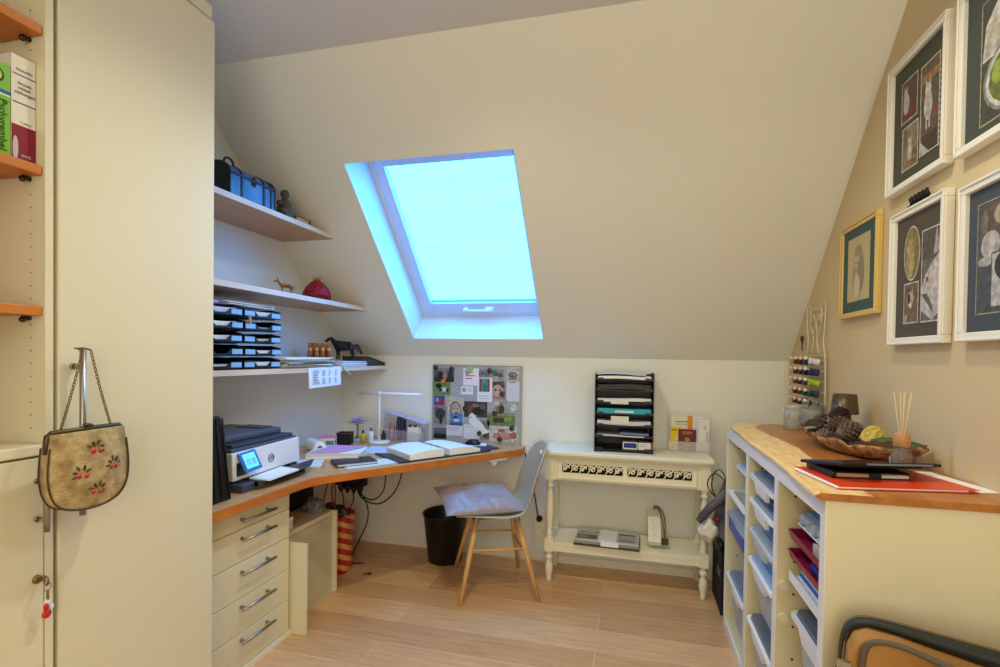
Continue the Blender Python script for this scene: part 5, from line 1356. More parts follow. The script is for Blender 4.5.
# storage boxes sliding in the bays: open top bins with flange, lid and a notch handle
M_bin = mat('frosted_bin', (206, 212, 216), .35, alpha=.72)
M_flw = mat('flange_white', (238, 240, 242), .35)
M_lidg = mat('lid_grey_blue', (128, 144, 166), .3)
M_lidc = mat('lid_clear', (176, 190, 206), .2, alpha=.8)
M_stuffd = C(66, 70, 82, .8)
def bin_box(lab, bay, z, depth, lid, flange=None, body=None, x0=XC - .004, shrink=0, contents=None, notch=True, slim=False, name='storage_bin', nobody=False):
    """z is the flange height; depth how far the tub reaches below it"""
    y0, y1 = posts[bay][1] + .008 + shrink, posts[bay + 1][0] - .008 - shrink
    x1 = XR - .03; yc = (y0 + y1) / 2; w_ = (y1 - y0) / 2
    fl = flange or M_flw; bd = body or M_bin
    t = thing(name, lab, 'storage bin', (x0, yc, z - depth), 0, 'storage bins in the shelf unit')
    L_ = x1 - x0
    r = .035
    def rrect(a, b, c, d, rad, zz):
        pts = []
        for cx, cy, a0 in ((b - rad, d - rad, 0), (a + rad, d - rad, 90), (a + rad, c + rad, 180), (b - rad, c + rad, 270)):
            for k in range(5):
                q = math.radians(a0 + 22.5 * k); pts.append((cx + rad * math.cos(q), cy + rad * math.sin(q), zz))
        return pts
    m = MB()
    vs = m.rings([rrect(.006, L_ - .03, -w_ + .008, w_ - .008, r, 0), rrect(.004, L_ - .01, -w_ + .006, w_ - .006, r, depth - .012)] if slim else [rrect(.045, L_ - .03, -w_ + .035, w_ - .035, r, 0), rrect(.026, L_ - .015, -w_ + .02, w_ - .02, r, depth * .5), rrect(.018, L_ - .01, -w_ + .016, w_ - .016, r, depth - .004)], bd, cap=False, smooth=False)
    m.f(vs[0][::-1], bd); m.build('tub', t)
    m = MB()
    a = rrect(0, L_, -w_, w_, .03, depth - .012); b = rrect(0, L_, -w_, w_, .03, depth)
    ai = rrect(.022, L_ - .012, -w_ + .018, w_ - .018, .03, depth - .012); bi = rrect(.022, L_ - .012, -w_ + .018, w_ - .018, .03, depth)
    m.rings([a, b, bi, ai], fl, closed=True, smooth=False)
    m.build('flange', t)
    if notch:
        m = MB(); yy = w_ * .48
        m.prism([(.0, -yy, depth - .0125), (.0, yy, depth - .0125), (.006, yy * .82, depth - .052), (.006, -yy * .82, depth - .052)], (.012, 0, 0), fl); m.build('pull_lip', t)
    if lid:
        m = MB(); p0 = rrect(.012, L_ - .01, -w_ + .012, w_ - .012, .028, depth + .0005); p1 = rrect(.016, L_ - .014, -w_ + .016, w_ - .016, .026, depth + .012)
        m.rings([p0, p1], lid, smooth=False)
        m.prism([(.05, -w_ * .5, depth + .0121), (.20, -w_ * .5, depth + .0121), (.20, w_ * .5, depth + .0121), (.05, w_ * .5, depth + .0121)], (0, 0, .006), lid); m.build('lid', t)
    if contents:
        m = MB(); m.box(.05, L_ - .05, -w_ + .05, w_ - .05, .004, depth * contents[0], contents[1]); m.build('contents', t, bev=.01)
    return t
M_lblue = mat('light_blue_lid', (170, 200, 226), .35, alpha=.85)
M_bb = mat('royal_blue_tub', (40, 66, 176), .35)
# bay behind the console end
bin_box('shallow tray with light blue contents topmost in the far bay', 2, .815, .03, M_lblue, notch=False, shrink=.012, x0=XC + .03)
bin_box('flat white tray in the far bay above the royal blue bin', 2, .685, .022, None, notch=False)
bin_box('royal blue bin with a clear lid in the far bay of the shelf unit', 2, .585, .075, M_lidc, M_lidc, M_bb, notch=False, slim=True)
bin_box('deep white rimmed bin with a grey lid at the bottom of the far bay', 2, .285, .235, M_lidg, contents=(.6, M_stuffd))
# middle bay
bin_box('topmost grey lidded bin in the middle bay of the shelf unit', 1, .868, .06, M_lidg, contents=(.8, C(170, 190, 210)))
bin_box('second grey lidded bin from the top in the middle bay', 1, .772, .06, M_lidg)
bin_box('shallow clear lidded bin in the middle bay, above the deep white rimmed one', 1, .652, .085, M_lidc, C(196, 202, 206, .4))
bin_box('deep white rimmed bin with pale lid and round button in the middle bay', 1, .535, .20, M_lblue, contents=(.7, C(150, 146, 142)))
bin_box('lowest bin with a dark grey lid in the middle bay of the shelf unit', 1, .295, .24, mat('lid_dark', (110, 116, 124), .3), contents=(.7, M_stuffd))
# near bay
bin_box('large white rimmed bin with dark grey lid at the bottom of the near bay', 0, .525, .26, mat('lid_slate', (92, 100, 118), .3), x0=XC + .035, contents=(.8, C(150, 156, 166)))
t = thing('tray_shelf', 'white board tray with a raised front edge in the near bay', 'tray', (XC + .03, 1.603, .625))
m = MB(); m.box(0, .36, -.168, .168, 0, .006, M_flw); m.box(0, .006, -.168, .168, .0062, .028, M_flw); m.build('board', t, bev=.001)
for i, (mt, th, lab) in enumerate(((M_paper, .014, 'white folder lowest on the white board tray'), (C(70, 100, 170), .006, 'blue folder on the white board tray'), (M_paper2, .012, 'grey white paper stack on the white board tray'), (C(226, 168, 70), .004, 'orange yellow folder on the white board tray'), (M_paper, .010, 'top white folder on the white board tray'))):
    z0 = .0065 + sum((.0145, .0065, .0125, .0045, .0105)[:i])
    m = MB(); m.box(.02 + .006 * i, .32, -.155 + .004 * i, .15, z0, z0 + th, mt)
    tag(m.build('folder', loc=(XC + .03, 1.603, .625)), lab, 'folder', 'folders on the white board tray')
M_burg = mat('burgundy_plastic', (150, 26, 70), .4)
def burg(lab, z, x0):
    t = thing('letter_tray', lab, 'letter tray', (x0, 1.603, z), 0, 'burgundy trays in the shelf unit')
    m = MB(); m.box(.002, .33, -.165, .165, 0, .003, M_burg)
    m.prism([(0, -.168, 0), (0, .168, 0), (-.010, .168, .030), (-.010, -.168, .030)], (.004, 0, 0), M_burg)
    m.prism([(.002, -.168, 0), (.33, -.168, 0), (.33, -.168, .05), (-.008, -.168, .03)], (0, .004, 0), M_burg); m.prism([(.002, .164, 0), (.33, .164, 0), (.33, .164, .05), (-.008, .164, .03)], (0, .004, 0), M_burg); m.box(.326, .33, -.164, .164, .003, .05, M_burg)
    m.build('shell', t)
    return t
burg('burgundy tray with blue cloth inside in the near bay, lower of the two', .694, XC + .036)
burg('burgundy tray with a cream envelope in the near bay, upper of the two', .756, XC + .036)
o = MB(); o.box(-.15, .12, -.15, .05, 0, .036, C(44, 48, 120)); tag(o.build('blue_cloth', bev=.012, loc=(XC + .20, 1.60, .6975)), 'folded blue cloth lying in the lower burgundy tray', 'cloth')
o = MB(); o.box(-.16, .11, -.15, .02, 0, .034, C(232, 214, 178)); tag(o.build('envelope', loc=(XC + .21, 1.60, .7595)), 'cream envelope lying in the upper burgundy tray', 'envelope')
t = thing('glass_tube_set', 'clear plastic sleeve bundle at the top of the near bay', 'bundle', (XC + .05, 1.60, .8065))
m = MB(); m.box(.0, .30, -.16, .16, 0, .004, M_flw); m.build('base', t)
for i in range(6):
    m = MB(); y = -.13 + .052 * i; m.cyl((.0, y, .022), (.24, y, .022), .0165, M_lidc if i % 2 else M_clear, 14); m.build('sleeve', t)
m = MB(); m.box(.02, .26, -.15, .15, .040, .046, C(120, 170, 206)); m.build('blue_sheet', t)

# ------------------------------------------------------------------ things on the wooden board
BZ = UH + .0005 + .018 + .0005
M_jar = mat('jar_glass', (196, 202, 196), .06, alpha=.36, spec=.9)
def jar(loc, lab, r=.038, h=.115, mt=None):
    t = thing('glass_jar', lab, 'jar', loc, 0, 'glass jars on the wooden board')
    m = MB()
    m.lathe([(0, .0), (r * .92, 0), (r, .006), (r, h * .52), (r * .97, h * .58), (r, h * .62), (r, h * .70), (r * .86, h * .76), (r * .86, h * .80), (r * .95, h * .82), (r * .95, h), (r * .89, h), (r * .89, h * .83), (r * .80, h * .78), (r * .94, h * .68), (r * .94, .01), (0, .008)], mt or M_jar, n=28, cap=False); m.build('jar_body', t)
    return t
t = jar((.722, 2.58, BZ), 'glass jar with a red ribbon nearest the window wall on the wooden board')
m = MB()
for i in range(10):
    a = i * .63; m.ball((.026 * math.cos(a), .026 * math.sin(a), .052 + .008 * (i % 2)), .009, C(170, 40, 50) if i % 3 == 0 else C(206, 196, 190), 8, 5)
m.build('filling', t)
t = jar((.825, 2.66, BZ), 'second glass jar with a knobbed lid behind the bark bowl', .044, .115)
m = MB(); m.lathe([(0, .116), (.043, .116), (.036, .128), (.012, .136), (.012, .142), (.014, .152), (0, .158)], M_jar, n=22); m.build('lid', t)

# wire dress form thread rack on the wall
wr = thing('thread_rack', 'cream wire dress form thread rack hanging on the beige wall', 'thread rack', (XR - .004, 2.75, 1.085))
M_wire = mat('cream_wire', (214, 204, 176), .45)
def wire(pts, r=.0034, n=5):
    m.tube(spline(pts, n), r, M_wire, 6)
m = MB(); xw = -.012
bust = [(xw, -.135, .26), (xw, -.115, .33), (xw, -.125, .38), (xw, -.13, .43), (xw, -.135, .50), (xw, -.12, .515)]
wire(bust); wire([(p[0], -p[1] * 1.0 - .02, p[2]) for p in bust])
wire([(xw, -.12, .515), (xw, -.06, .485), (xw, -.01, .485), (xw, .05, .49), (xw, .10, .515)])
wire([(xw, -.125, .46), (xw, -.07, .435), (xw, .03, .435), (xw, .11, .46)])
wire([(xw, -.08, .49), (xw, -.085, .42), (xw, -.03, .35), (xw, -.05, .27)]); wire([(xw, .06, .49), (xw, .065, .42), (xw, .02, .35), (xw, .04, .27)])
wire([(xw, -.08, .42), (xw, -.05, .46), (xw, -.02, .42), (xw, -.03, .36)]); wire([(xw, .065, .42), (xw, .03, .46), (xw, .0, .42), (xw, .02, .36)])
wire([(xw, -.14, .26), (xw, -.0, .258), (xw, .12, .26)]); m.build('bust_wires', wr)
m = MB()
for y in (-.14, .12): wire([(xw, y, .26), (xw, y * 1.06, .15), (xw, y * 1.1, .02)])
for z in (.235, .185, .135, .085, .035): wire([(xw, -.15, z), (xw, 0, z), (xw, .13, z)], .0028)
m.build('skirt_frame', wr)
for r_ in range(5):
    for c_ in range(4):
        y = -.115 + .075 * c_; z = .235 - .050 * r_
        m = MB(); m.tube([(xw, y, z), (-.082, y, z + .012)], .0026, M_wire, 6); m.ball((-.084, y, z + .0125), .0085, C(230, 222, 204), 8, 6); m.build('peg', wr)
cols = [[('white and blue', (214, 214, 226)), ('navy', (44, 58, 120)), ('burgundy', (116, 24, 36)), ('wine red', (130, 34, 44))],
        [('navy', (30, 44, 92)), ('dark blue', (26, 40, 80)), ('burgundy', (112, 22, 34)), ('slate blue', (50, 66, 90))],
        [('lime green', (170, 190, 40)), ('teal', (40, 92, 104)), ('burgundy', (116, 24, 36)), ('mauve', (120, 84, 96))],
        [('petrol blue', (24, 62, 76)), ('dark teal', (30, 74, 80)), ('bright red', (160, 30, 36)), ('burgundy', (110, 22, 36))],
        [('bottle green', (30, 72, 62)), ('petrol blue', (28, 64, 84)), ('plum', (90, 30, 48)), ('wine red', (124, 30, 40))]]
rows = ['top row', 'second row', 'third row', 'fourth row', 'bottom row']
pos = ['nearest the camera', 'second from the camera', 'third from the camera', 'nearest the window wall']
def spool_mb(col):
    m = MB(); m.lathe([(0, .0), (.016, 0), (.017, .002), (.017, .004), (.0145, .006), (.016, .02), (.0145, .036), (.017, .038), (.017, .041), (0, .041)], C(*col, .6), n=14, axis='x'); return m
for r_ in range(5):
    for c_ in range(4):
        nm, col = cols[r_][c_]
        t = spool_mb(col).build('thread_spool'); t.location = (XR - .004 - .070, 2.75 - .115 + .075 * c_, 1.085 + .235 - .050 * r_ + .0)
        t.rotation_euler = (0, math.atan2(.012, .07), 0)
        tag(t, '%s thread spool, %s of the wire rack, %s' % (nm, rows[r_], pos[c_]), 'thread spool', 'thread spools on the wire rack')
t = thing('scissors', 'small dark scissors hanging from the wire thread rack by the sloped wall', 'scissors', (XR - .020, 2.93, 1.42), 0)
m = MB(); m.tube([(0, .0, .0), (0, -.015, -.05)], [.004, .001], M_dkmetal, 6); m.tube([(0, -.012, .0), (0, .008, -.05)], [.004, .001], M_dkmetal, 6)
for s in (-.012, .006):
    m.tube([(0, s + .010 * math.cos(a), .014 + .014 * math.sin(a)) for a in [2 * PI * i / 12 for i in range(12)]], .0028, M_dkmetal, 6, closed=True)
m.build('blades', t)

# bark bowl
BX, BY, BR_ = .752, 1.99, .19
bk = thing('bark_bowl', 'long rough bark bowl filled with dried decorations on the wooden board', 'bowl', (BX, BY, BZ), BR_)
M_bark = mat('rough_bark', (220, 162, 104), .8, c2=(58, 36, 22), vscale=30, bump=1.0, bscale=50)
M_barki = mat('inner_bark', (120, 82, 50), .8, c2=(84, 56, 34), vscale=20)
m = MB(); rr = []
nb = 48
def bowl_ring(k, zz, inner=False):
    r = []
    for j in range(nb):
        a = 2 * PI * j / nb
        ex, ey = .094 * k, .285 * k
        n_ = noise.noise(V((3 * math.cos(a), 3 * math.sin(a), zz * 20))); n3 = noise.noise(V((9 * math.cos(a), 9 * math.sin(a), 4 + zz * 30)))
        up = .012 * abs(math.sin(a)) ** 3 * (k ** 2)
        f = 1 + .11 * n_ + .10 * n3
        r.append((ex * f * math.cos(a), ey * f * math.sin(a), max(0.0, zz + up + (.018 * n3 if zz > .01 else 0))))
    return r
m.rings([bowl_ring(.45, 0), bowl_ring(.62, .006), bowl_ring(.85, .024), bowl_ring(1.0, .044), bowl_ring(1.0, .054)], M_bark, cap=False)
m.rings([bowl_ring(1.0, .054), bowl_ring(.90, .052), bowl_ring(.72, .030), bowl_ring(.50, .016)], M_barki, cap=False)
vs = [m.v(p) for p in bowl_ring(.50, .016)]; m.f(vs, M_barki); vs = [m.v(p) for p in bowl_ring(.45, 0)]; m.f(vs[::-1], M_bark)
bmesh.ops.remove_doubles(m.bm, verts=m.bm.verts, dist=.0002)
m.build('shell', bk)
def bw(x, y, z): return (BX + x * math.cos(BR_) - y * math.sin(BR_), BY + x * math.sin(BR_) + y * math.cos(BR_), BZ + z - .012)
def cone_(lab, loc, s, col, rot):
    t = thing('pine_cone', lab, 'pine cone', loc, rot[2], 'pine cones in the bark bowl'); t.rotation_euler = rot
    m = MB(); mt = mat('cone_scale_%d' % col[0], col, .8, var=.4, vscale=40)
    m.lathe([(0, -s), (s * .45, -s * .8), (s * .62, -s * .1), (s * .45, s * .6), (.001, s)], mt, n=12)
    for i in range(8):
        zz = -s * .85 + s * .24 * i; r = s * .72 * math.sin(PI * (i + 1.2) / 9.6)
        for j in range(9):
            a = 2 * PI * (j + .5 * (i % 2)) / 9
            R = Matrix.Rotation(a, 3, 'Z') @ Matrix.Rotation(-.5, 3, 'Y')
            m.ball((r * math.cos(a), r * math.sin(a), zz), (s * .26, s * .2, s * .07), mt, 6, 4, R)
    m.build('scales', t)
BR = [(112, 92, 78), (96, 74, 62), (124, 108, 84), (70, 40, 40)]
cone_('brown pine cone in the window end of the bark bowl', bw(-.035, .20, .072), .036, BR[1], (.9, .3, 0))
cone_('dark red brown pine cone standing highest in the bark bowl', bw(.02, .12, .12), .040, BR[3], (.2, .5, 1))
cone_('grey brown pine cone in the middle of the bark bowl below the lamp shade', bw(-.02, .06, .098), .040, BR[0], (1.2, .2, .5))
cone_('large grey pine cone beside the yellow flower in the bark bowl', bw(-.03, -.02, .088), .042, BR[0], (1.1, .7, 1.4))
cone_('small olive brown pine cone low at the front rim of the bark bowl', bw(-.065, .07, .058), .032, BR[2], (1.5, 0, 2))
cone_('small brown pine cone at the front rim near the yellow flower', bw(-.07, .0, .058), .028, BR[1], (1.3, .4, 0))
t = thing('dried_hydrangea', 'clump of dried mauve blossoms heaped in the window end of the bark bowl', 'dried flowers', bw(.03, .20, .085)); 
m = MB(); mt = mat('dried_mauve', (112, 88, 86), .9, c2=(80, 60, 62), vscale=50)
for i in range(60):
    a, q = random.uniform(0, 6.28), random.uniform(-.3, 1); r = .052
    R = Matrix.Rotation(a, 3, 'Z') @ Matrix.Rotation(random.uniform(0, 1.5), 3, 'X')
    m.ball((r * math.sqrt(max(0, 1 - q * q)) * math.cos(a), r * math.sqrt(max(0, 1 - q * q)) * math.sin(a), r * q * .8), (.011, .008, .004), mt, 6, 4, R)
m.build('petals', t)
t = thing('yellow_flower', 'pale yellow artificial rose lying in the bark bowl', 'flower', bw(-.01, -.115, .092))
m = MB(); mt = mat('pale_yellow_petal', (214, 192, 92), .7, c2=(186, 160, 66), vscale=30)
for k in range(3):
    for j in range(5):
        a = 2 * PI * j / 5 + k * .6; r = .026 - .008 * k
        R = Matrix.Rotation(a, 3, 'Z') @ Matrix.Rotation(1.0 - .25 * k, 3, 'Y')
        m.ball((r * math.cos(a), r * math.sin(a), .008 * k), (.026, .026, .006), mt, 10, 6, R)
m.ball((0, 0, .012), .018, mt); m.build('petals', t)
for lab, p, col, s, rt in (('small grey green leaf at the front rim of the bark bowl', (-.075, .135, .078), (140, 150, 116), .030, .5), ('dark green leaf standing up behind the yellow rose', (.02, -.065, .108), (54, 70, 48), .026, 1.2), ('broad green leaf beside the reed diffuser in the bark bowl', (-.02, -.20, .086), (72, 100, 56), .045, 2.6), ('second green leaf lying under the broad one in the bark bowl', (.03, -.22, .080), (60, 88, 50), .04, 2.0)):
    t = thing('artificial_leaf', lab, 'leaf', bw(*p), rt, 'leaves in the bark bowl')
    m = MB(); m.grid(lambda u, v: ((u - .5) * 2 * s, (v - .5) * 1.3 * s * math.sin(PI * min(max(u, .03), .97)) ** .7, .25 * s * math.sin(PI * u) - .3 * s * abs(v - .5)), 10, 6, mat('leaf_%d' % col[0], col, .6, var=.3, vscale=30)); m.build('blade', t, solid=.0012)
    m = MB(); m.tube([(-s, 0, 0), (-s * 1.35, 0, -.004)], .0014, C(90, 80, 50), 6); m.build('stalk', t)
# candle lamp with dotted shade
t = thing('candle_lamp', 'small candle lamp with a dotted dark gold shade behind the bark bowl', 'lamp', (.785, 2.17, BZ + .066))
t.scale = (.74, .74, .74)
M_shade = mat('dotted_gold_shade', (96, 82, 60), .35, .5)
m = MB(); m.lathe([(0, 0), (.03, 0), (.03, .005), (.006, .012), (.006, .055), (.022, .06), (.022, .064), (0, .064)], M_glass, n=20); m.build('stem', t)
m = MB(); m.lathe([(.062, .072), (.052, .172), (.0505, .172), (.0605, .072)], M_shade, n=40, cap=False)
for i in range(9):
    for j in range(40):
        z = .077 + .0108 * i; r = .062 - .0001 * (z - .072) * 1000 + .0004; a = 2 * PI * (j + .5 * (i % 2)) / 40
        m.ball((r * math.cos(a), r * math.sin(a), z), .0026, M_shade, 5, 3)
m.build('lamp_shade', t)
m = MB(); m.cyl((0, 0, .0642), (0, 0, .085), .018, C(214, 170, 90), 16); m.build('tea_light', t)
# reed diffuser
t = thing('reed_diffuser', 'glass reed diffuser with a wooden collar and pale reeds on the board', 'diffuser', (.748, 1.665, BZ))
t.scale = (.62, .62, .93)
m = MB(); m.lathe([(0, .0), (.040, 0), (.043, .004), (.043, .048), (.038, .064), (.024, .074), (.024, .082), (.0215, .082), (.0215, .074), (.035, .062), (.040, .048), (.040, .008), (0, .006)], mat('diffuser_glass', (150, 138, 124), .05, alpha=.3, spec=.3), n=30, cap=False); m.build('bottle', t)
m = MB(); m.lathe([(0, .007), (.0385, .007), (.0385, .045), (0, .045)], mat('diffuser_oil', (150, 110, 84), .1, alpha=.8), n=26); m.build('oil', t)
m = MB(); m.lathe([(.012, .083), (.031, .083), (.033, .087), (.032, .121), (.029, .124), (.008, .124)], wood('collar_wood', (196, 140, 92), (176, 118, 74), (3, 3, 10)), n=28); m.build('collar', t)
m = MB(); m.flat((-.0436, -.002, .014), V((-.25, -1, 0)).normalized(), (0, 0, 1), V((-1, .25, 0)), [('r', -.026, 0, .002, .036, (214, 216, 226)), ('e', -.012, .014, .007, .009, (90, 100, 160))]); m.build('label', t)
for i, (dx, dy, h) in enumerate(((-.030, .012, .248), (-.006, .010, .250), (.002, -.008, .246), (.012, .006, .252), (.026, -.012, .250), (.034, -.004, .247))):
    m = MB(); m.cyl((dx * -.25, dy * -.25, .012), (dx, dy, h), .0019, mat('reed_stick', (222, 196, 144), .7), 6); m.build('reed', t)
# red folder, papers, organiser, tablet
t = thing('paper_sheet', 'white printed sheet sticking out under the red folder at the wall side', 'paper', (.70, 1.60, BZ), .18)
m = MB(); m.box(-.13, .162, -.145, .09, 0, .0006, M_paper)
m.flat((.04, .03, .0006), (1, 0, 0), (0, 1, 0), (0, 0, 1), [('r', .0, .02, .07, .035, (90, 150, 120)), ('r', .0, -.0, .09, .006, (170, 180, 190)), ('r', .0, -.02, .08, -.014, (170, 180, 190)), ('r', .0, -.04, .085, -.034, (170, 180, 190))]); m.build('sheet', t, norm=False)
t = thing('red_folder', 'bright orange red plastic folder with white papers lying under the tablet', 'folder', (.635, 1.55, BZ + .0012), .18)
M_redf = mat('orange_red_plastic', (226, 66, 28), .3)
m = MB(); m.box(-.155, .175, -.115, .115, 0, .001, M_redf); m.build('back_cover', t)
m = MB(); m.box(-.160, .15, -.112, .10, .0012, .0055, M_paper); m.build('page_block', t)
m = MB(); m.prism([(-.155, -.115, .0057), (.175, -.115, .0057), (.165, .115, .0057), (-.150, .115, .0057)], (0, 0, .0012), M_redf); m.build('front_cover', t)
t = thing('organizer_book', 'black ring planner with brown pages lying between red folder and tablet', 'planner', (.60, 1.585, BZ + .0085), .14)
t.scale = (.9, .9, .62)
m = MB(); m.box(-.095, .115, -.075, .075, 0, .004, M_black); m.build('back_cover', t, bev=.001)
m = MB(); m.box(-.085, .100, -.068, .068, .0042, .022, C(196, 150, 116)); m.box(.0, .112, -.070, .066, .0045, .017, C(206, 200, 190)); m.build('page_block', t)
m = MB(); m.box(-.100, .110, -.078, .078, .0222, .028, M_black); m.tube([(-.098, -.078, .003), (-.106, -.078, .014), (-.098, -.078, .026)], .004, M_black, 6); m.box(-.104, -.095, -.076, .076, .001, .027, M_black); m.build('front_cover', t, bev=.002)
m = MB(); m.box(.0, .03, -.0835, -.078, .002, .027, M_black); m.cyl((.015, -.0845, .014), (.015, -.083, .014), .004, M_dkmetal, 10); m.build('clasp', t)
t = thing('tablet', 'black tablet computer lying on top of the black ring planner', 'tablet', (.632, 1.585, BZ + .034), .31)
t.rotation_euler = (-.155, .02, .31)
m = MB(); m.box(-.136, .136, -.085, .085, 0, .009, M_black); m.build('casing', t, bev=.003)
m = MB(); m.box(-.128, .128, -.078, .078, .0092, .0098, mat('dark_glass', (30, 44, 60), .06, spec=.8)); m.build('screen', t)
m = MB(); m.box(-.07, .11, -.0862, -.085, .002, .007, mat('blue_grey_reflection', (120, 140, 160), .35, .4)); m.build('reflection_strip', t)  # blue-grey strip paints the bluish reflection of the screen
m = MB(); m.box(-.115, .10, -.065, .07, -.005, -.0005, M_blackm); m.build('stand_cover', t)

# ------------------------------------------------------------------ pictures on the beige wall
M_pf = mat('white_picture_frame', (240, 236, 224), .4)
def picture(name, lab, y0, y1, z0, z1, fcol, fw, mat_col, shapes, depth=.026, group='framed pictures on the beige wall', ink=PH):
    """y1 is the window end, y0 the camera end; shapes in metres from the lower window-side corner"""
    w_, h_ = y1 - y0, z1 - z0
    t = thing(name, lab, 'picture', (XR - .0005, (y0 + y1) / 2, z0), 0, group)
    m = MB()
    def bar(a, b, c, d):
        m.box(-depth, 0, a, b, c, d, fcol)
    hw = w_ / 2
    bar(-hw, hw, 0, fw); bar(-hw, hw, h_ - fw, h_); bar(-hw, -hw + fw, fw, h_ - fw); bar(hw - fw, hw, fw, h_ - fw)
    m.build('frame', t, bev=.003)
    if fw > .02:
        m = MB(); d = depth + .004; k = fw * .35
        for a, b, c, e in ((-hw + .001, hw - .001, .001, k), (-hw + .001, hw - .001, h_ - k, h_ - .001), (-hw + .001, -hw + k, k, h_ - k), (hw - k, hw - .001, k, h_ - k)):
            m.box(-d, -depth - .0002, a, b, c, e, fcol)
        m.build('frame_moulding', t, bev=.002)
    m = MB(); m.box(-.014, -.010, -hw + fw, hw - fw, fw, h_ - fw, mat_col); m.build('mat_board', t)
    m = MB(); m.flat((-.0143, hw, 0), (0, -1, 0), (0, 0, 1), (-1, 0, 0), shapes, .0003, ink=ink); m.build('print', t, norm=False)
    return t
def sh_(x0, y0, x1, y1, bg, extra, border=(226, 222, 210)):
    """a photo with a white border and blobs given in its own 0..1 frame"""
    out = [('r', x0 - .004, y0 - .004, x1 + .004, y1 + .004, border), ('r', x0, y0, x1, y1, bg)]
    w_, h_ = x1 - x0, y1 - y0
    for e in extra:
        if e[0] == 'r': out.append(('r', x0 + e[1] * w_, y0 + e[2] * h_, x0 + e[3] * w_, y0 + e[4] * h_, e[5]))
        elif e[0] == 'e': out.append(('e', x0 + e[1] * w_, y0 + e[2] * h_, e[3] * w_, e[4] * h_, e[5]) + ((e[6],) if False else ()))
        else: out.append(('p', [(x0 + x * w_, y0 + y * h_) for x, y in e[1]], e[2]))
    return out
MG = mat('green_grey_mat', (74, 74, 58), .8); MBR = mat('brown_grey_mat', (84, 76, 66), .8); MBL = mat('slate_blue_mat', (70, 76, 84), .8); MGR = mat('dark_green_grey_mat', (70, 76, 70), .8)
cat = (206, 204, 200)
A = sh_(.075, .225, .165, .355, (92, 62, 52), [('r', 0, 0, 1, .34, (120, 44, 48)), ('e', .3, .42, .2, .26, cat), ('e', .24, .66, .14, .14, (214, 212, 208)), ('p', [(.12, .72), (.16, .92), (.24, .78)], cat), ('p', [(.26, .78), (.36, .9), (.36, .7)], cat), ('e', .2, .66, .025, .02, (60, 60, 40)), ('e', .3, .66, .025, .02, (60, 60, 40))])
B = sh_(.085, .065, .175, .200, (150, 132, 104), [('r', .55, 0, 1, .4, (120, 96, 70)), ('e', .5, .36, .16, .2, (206, 196, 184)), ('e', .5, .56, .11, .1, (214, 206, 196)), ('p', [(.4, .62), (.42, .75), (.48, .66)], cat), ('p', [(.52, .66), (.58, .75), (.6, .62)], cat), ('r', .1, .55, .3, 1, (110, 100, 84)), ('e', .8, .2, .06, .04, (200, 150, 50))])
Cc = sh_(.195, .075, .290, .345, (104, 88, 68), [('r', 0, .8, 1, .88, (180, 130, 80)), ('r', .1, .0, 1, .2, (70, 52, 44)), ('e', .42, .52, .24, .17, cat), ('e', .40, .70, .17, .08, (222, 220, 216)), ('p', [(.24, .74), (.27, .83), (.36, .77)], cat), ('p', [(.44, .77), (.54, .83), (.56, .73)], cat), ('r', .3, .26, .38, .42, cat), ('r', .46, .26, .54, .42, cat), ('e', .85, .4, .1, .05, (170, 60, 60)), ('p', [(0, 0), (.5, .0), (0, .16)], (210, 204, 190))])
zig = [('e', .193 + .0, .075 + .018 * i, .005, .005, (226, 222, 210)) for i in range(16)] + [('e', .292, .075 + .018 * i, .005, .005, (226, 222, 210)) for i in range(16)]
picture('framed_picture', 'white framed collage of white cat photos on olive mat, top row beside the slope', 1.702, 2.044, 1.888, 2.325, M_pf, .024, MG, A + B + zig + Cc)
A2 = [('r', .082, .048, .345, .365, (196, 180, 132)), ('r', .086, .052, .345, .361, (76, 80, 76))]
A2 += [('p', [(.09, .21), (.19, .21), (.22, .30), (.30, .36), (.16, .358), (.10, .30)], (226, 222, 214)), ('p', [(.095, .215), (.15, .215), (.17, .30), (.12, .30)], (206, 200, 184)), ('p', [(.17, .23), (.26, .28), (.33, .355), (.21, .35)], (110, 84, 60)), ('e', .2, .32, .02, .02, (70, 54, 44))]
A2 += [('e', .21, .145, .115, .092, (150, 150, 148)), ('e', .21, .145, .105, .083, (226, 224, 218)), ('e', .215, .146, .098, .076, (116, 132, 56)), ('e', .22, .14, .05, .05, (150, 120, 84)), ('e', .215, .17, .03, .028, (120, 96, 70)), ('e', .25, .12, .04, .04, (214, 206, 190)), ('e', .15, .16, .02, .03, (168, 188, 84))]
picture('framed_picture', 'white framed collage with a green oval photo, top row at the photo edge', 1.310, 1.655, 1.878, 2.318, M_pf, .024, MGR, A2)
A3 = [('e', .118, .292, .048, .088, (220, 214, 196)), ('e', .118, .292, .044, .083, (150, 128, 80)), ('e', .11, .26, .025, .045, (190, 170, 110)), ('e', .105, .31, .02, .022, (196, 178, 120)), ('e', .10, .33, .006, .012, (180, 160, 100)), ('e', .118, .33, .006, .012, (180, 160, 100))]
A3 += sh_(.080, .072, .160, .195, (126, 104, 84), [('e', .45, .6, .26, .2, (206, 186, 160)), ('e', .35, .62, .12, .14, (60, 50, 46)), ('e', .5, .45, .1, .08, (226, 220, 210)), ('r', .0, 0, .3, .2, (196, 160, 120)), ('p', [(.25, .78), (.28, .92), (.4, .8)], (70, 56, 48)), ('p', [(.55, .8), (.66, .92), (.68, .74)], (196, 170, 140))])
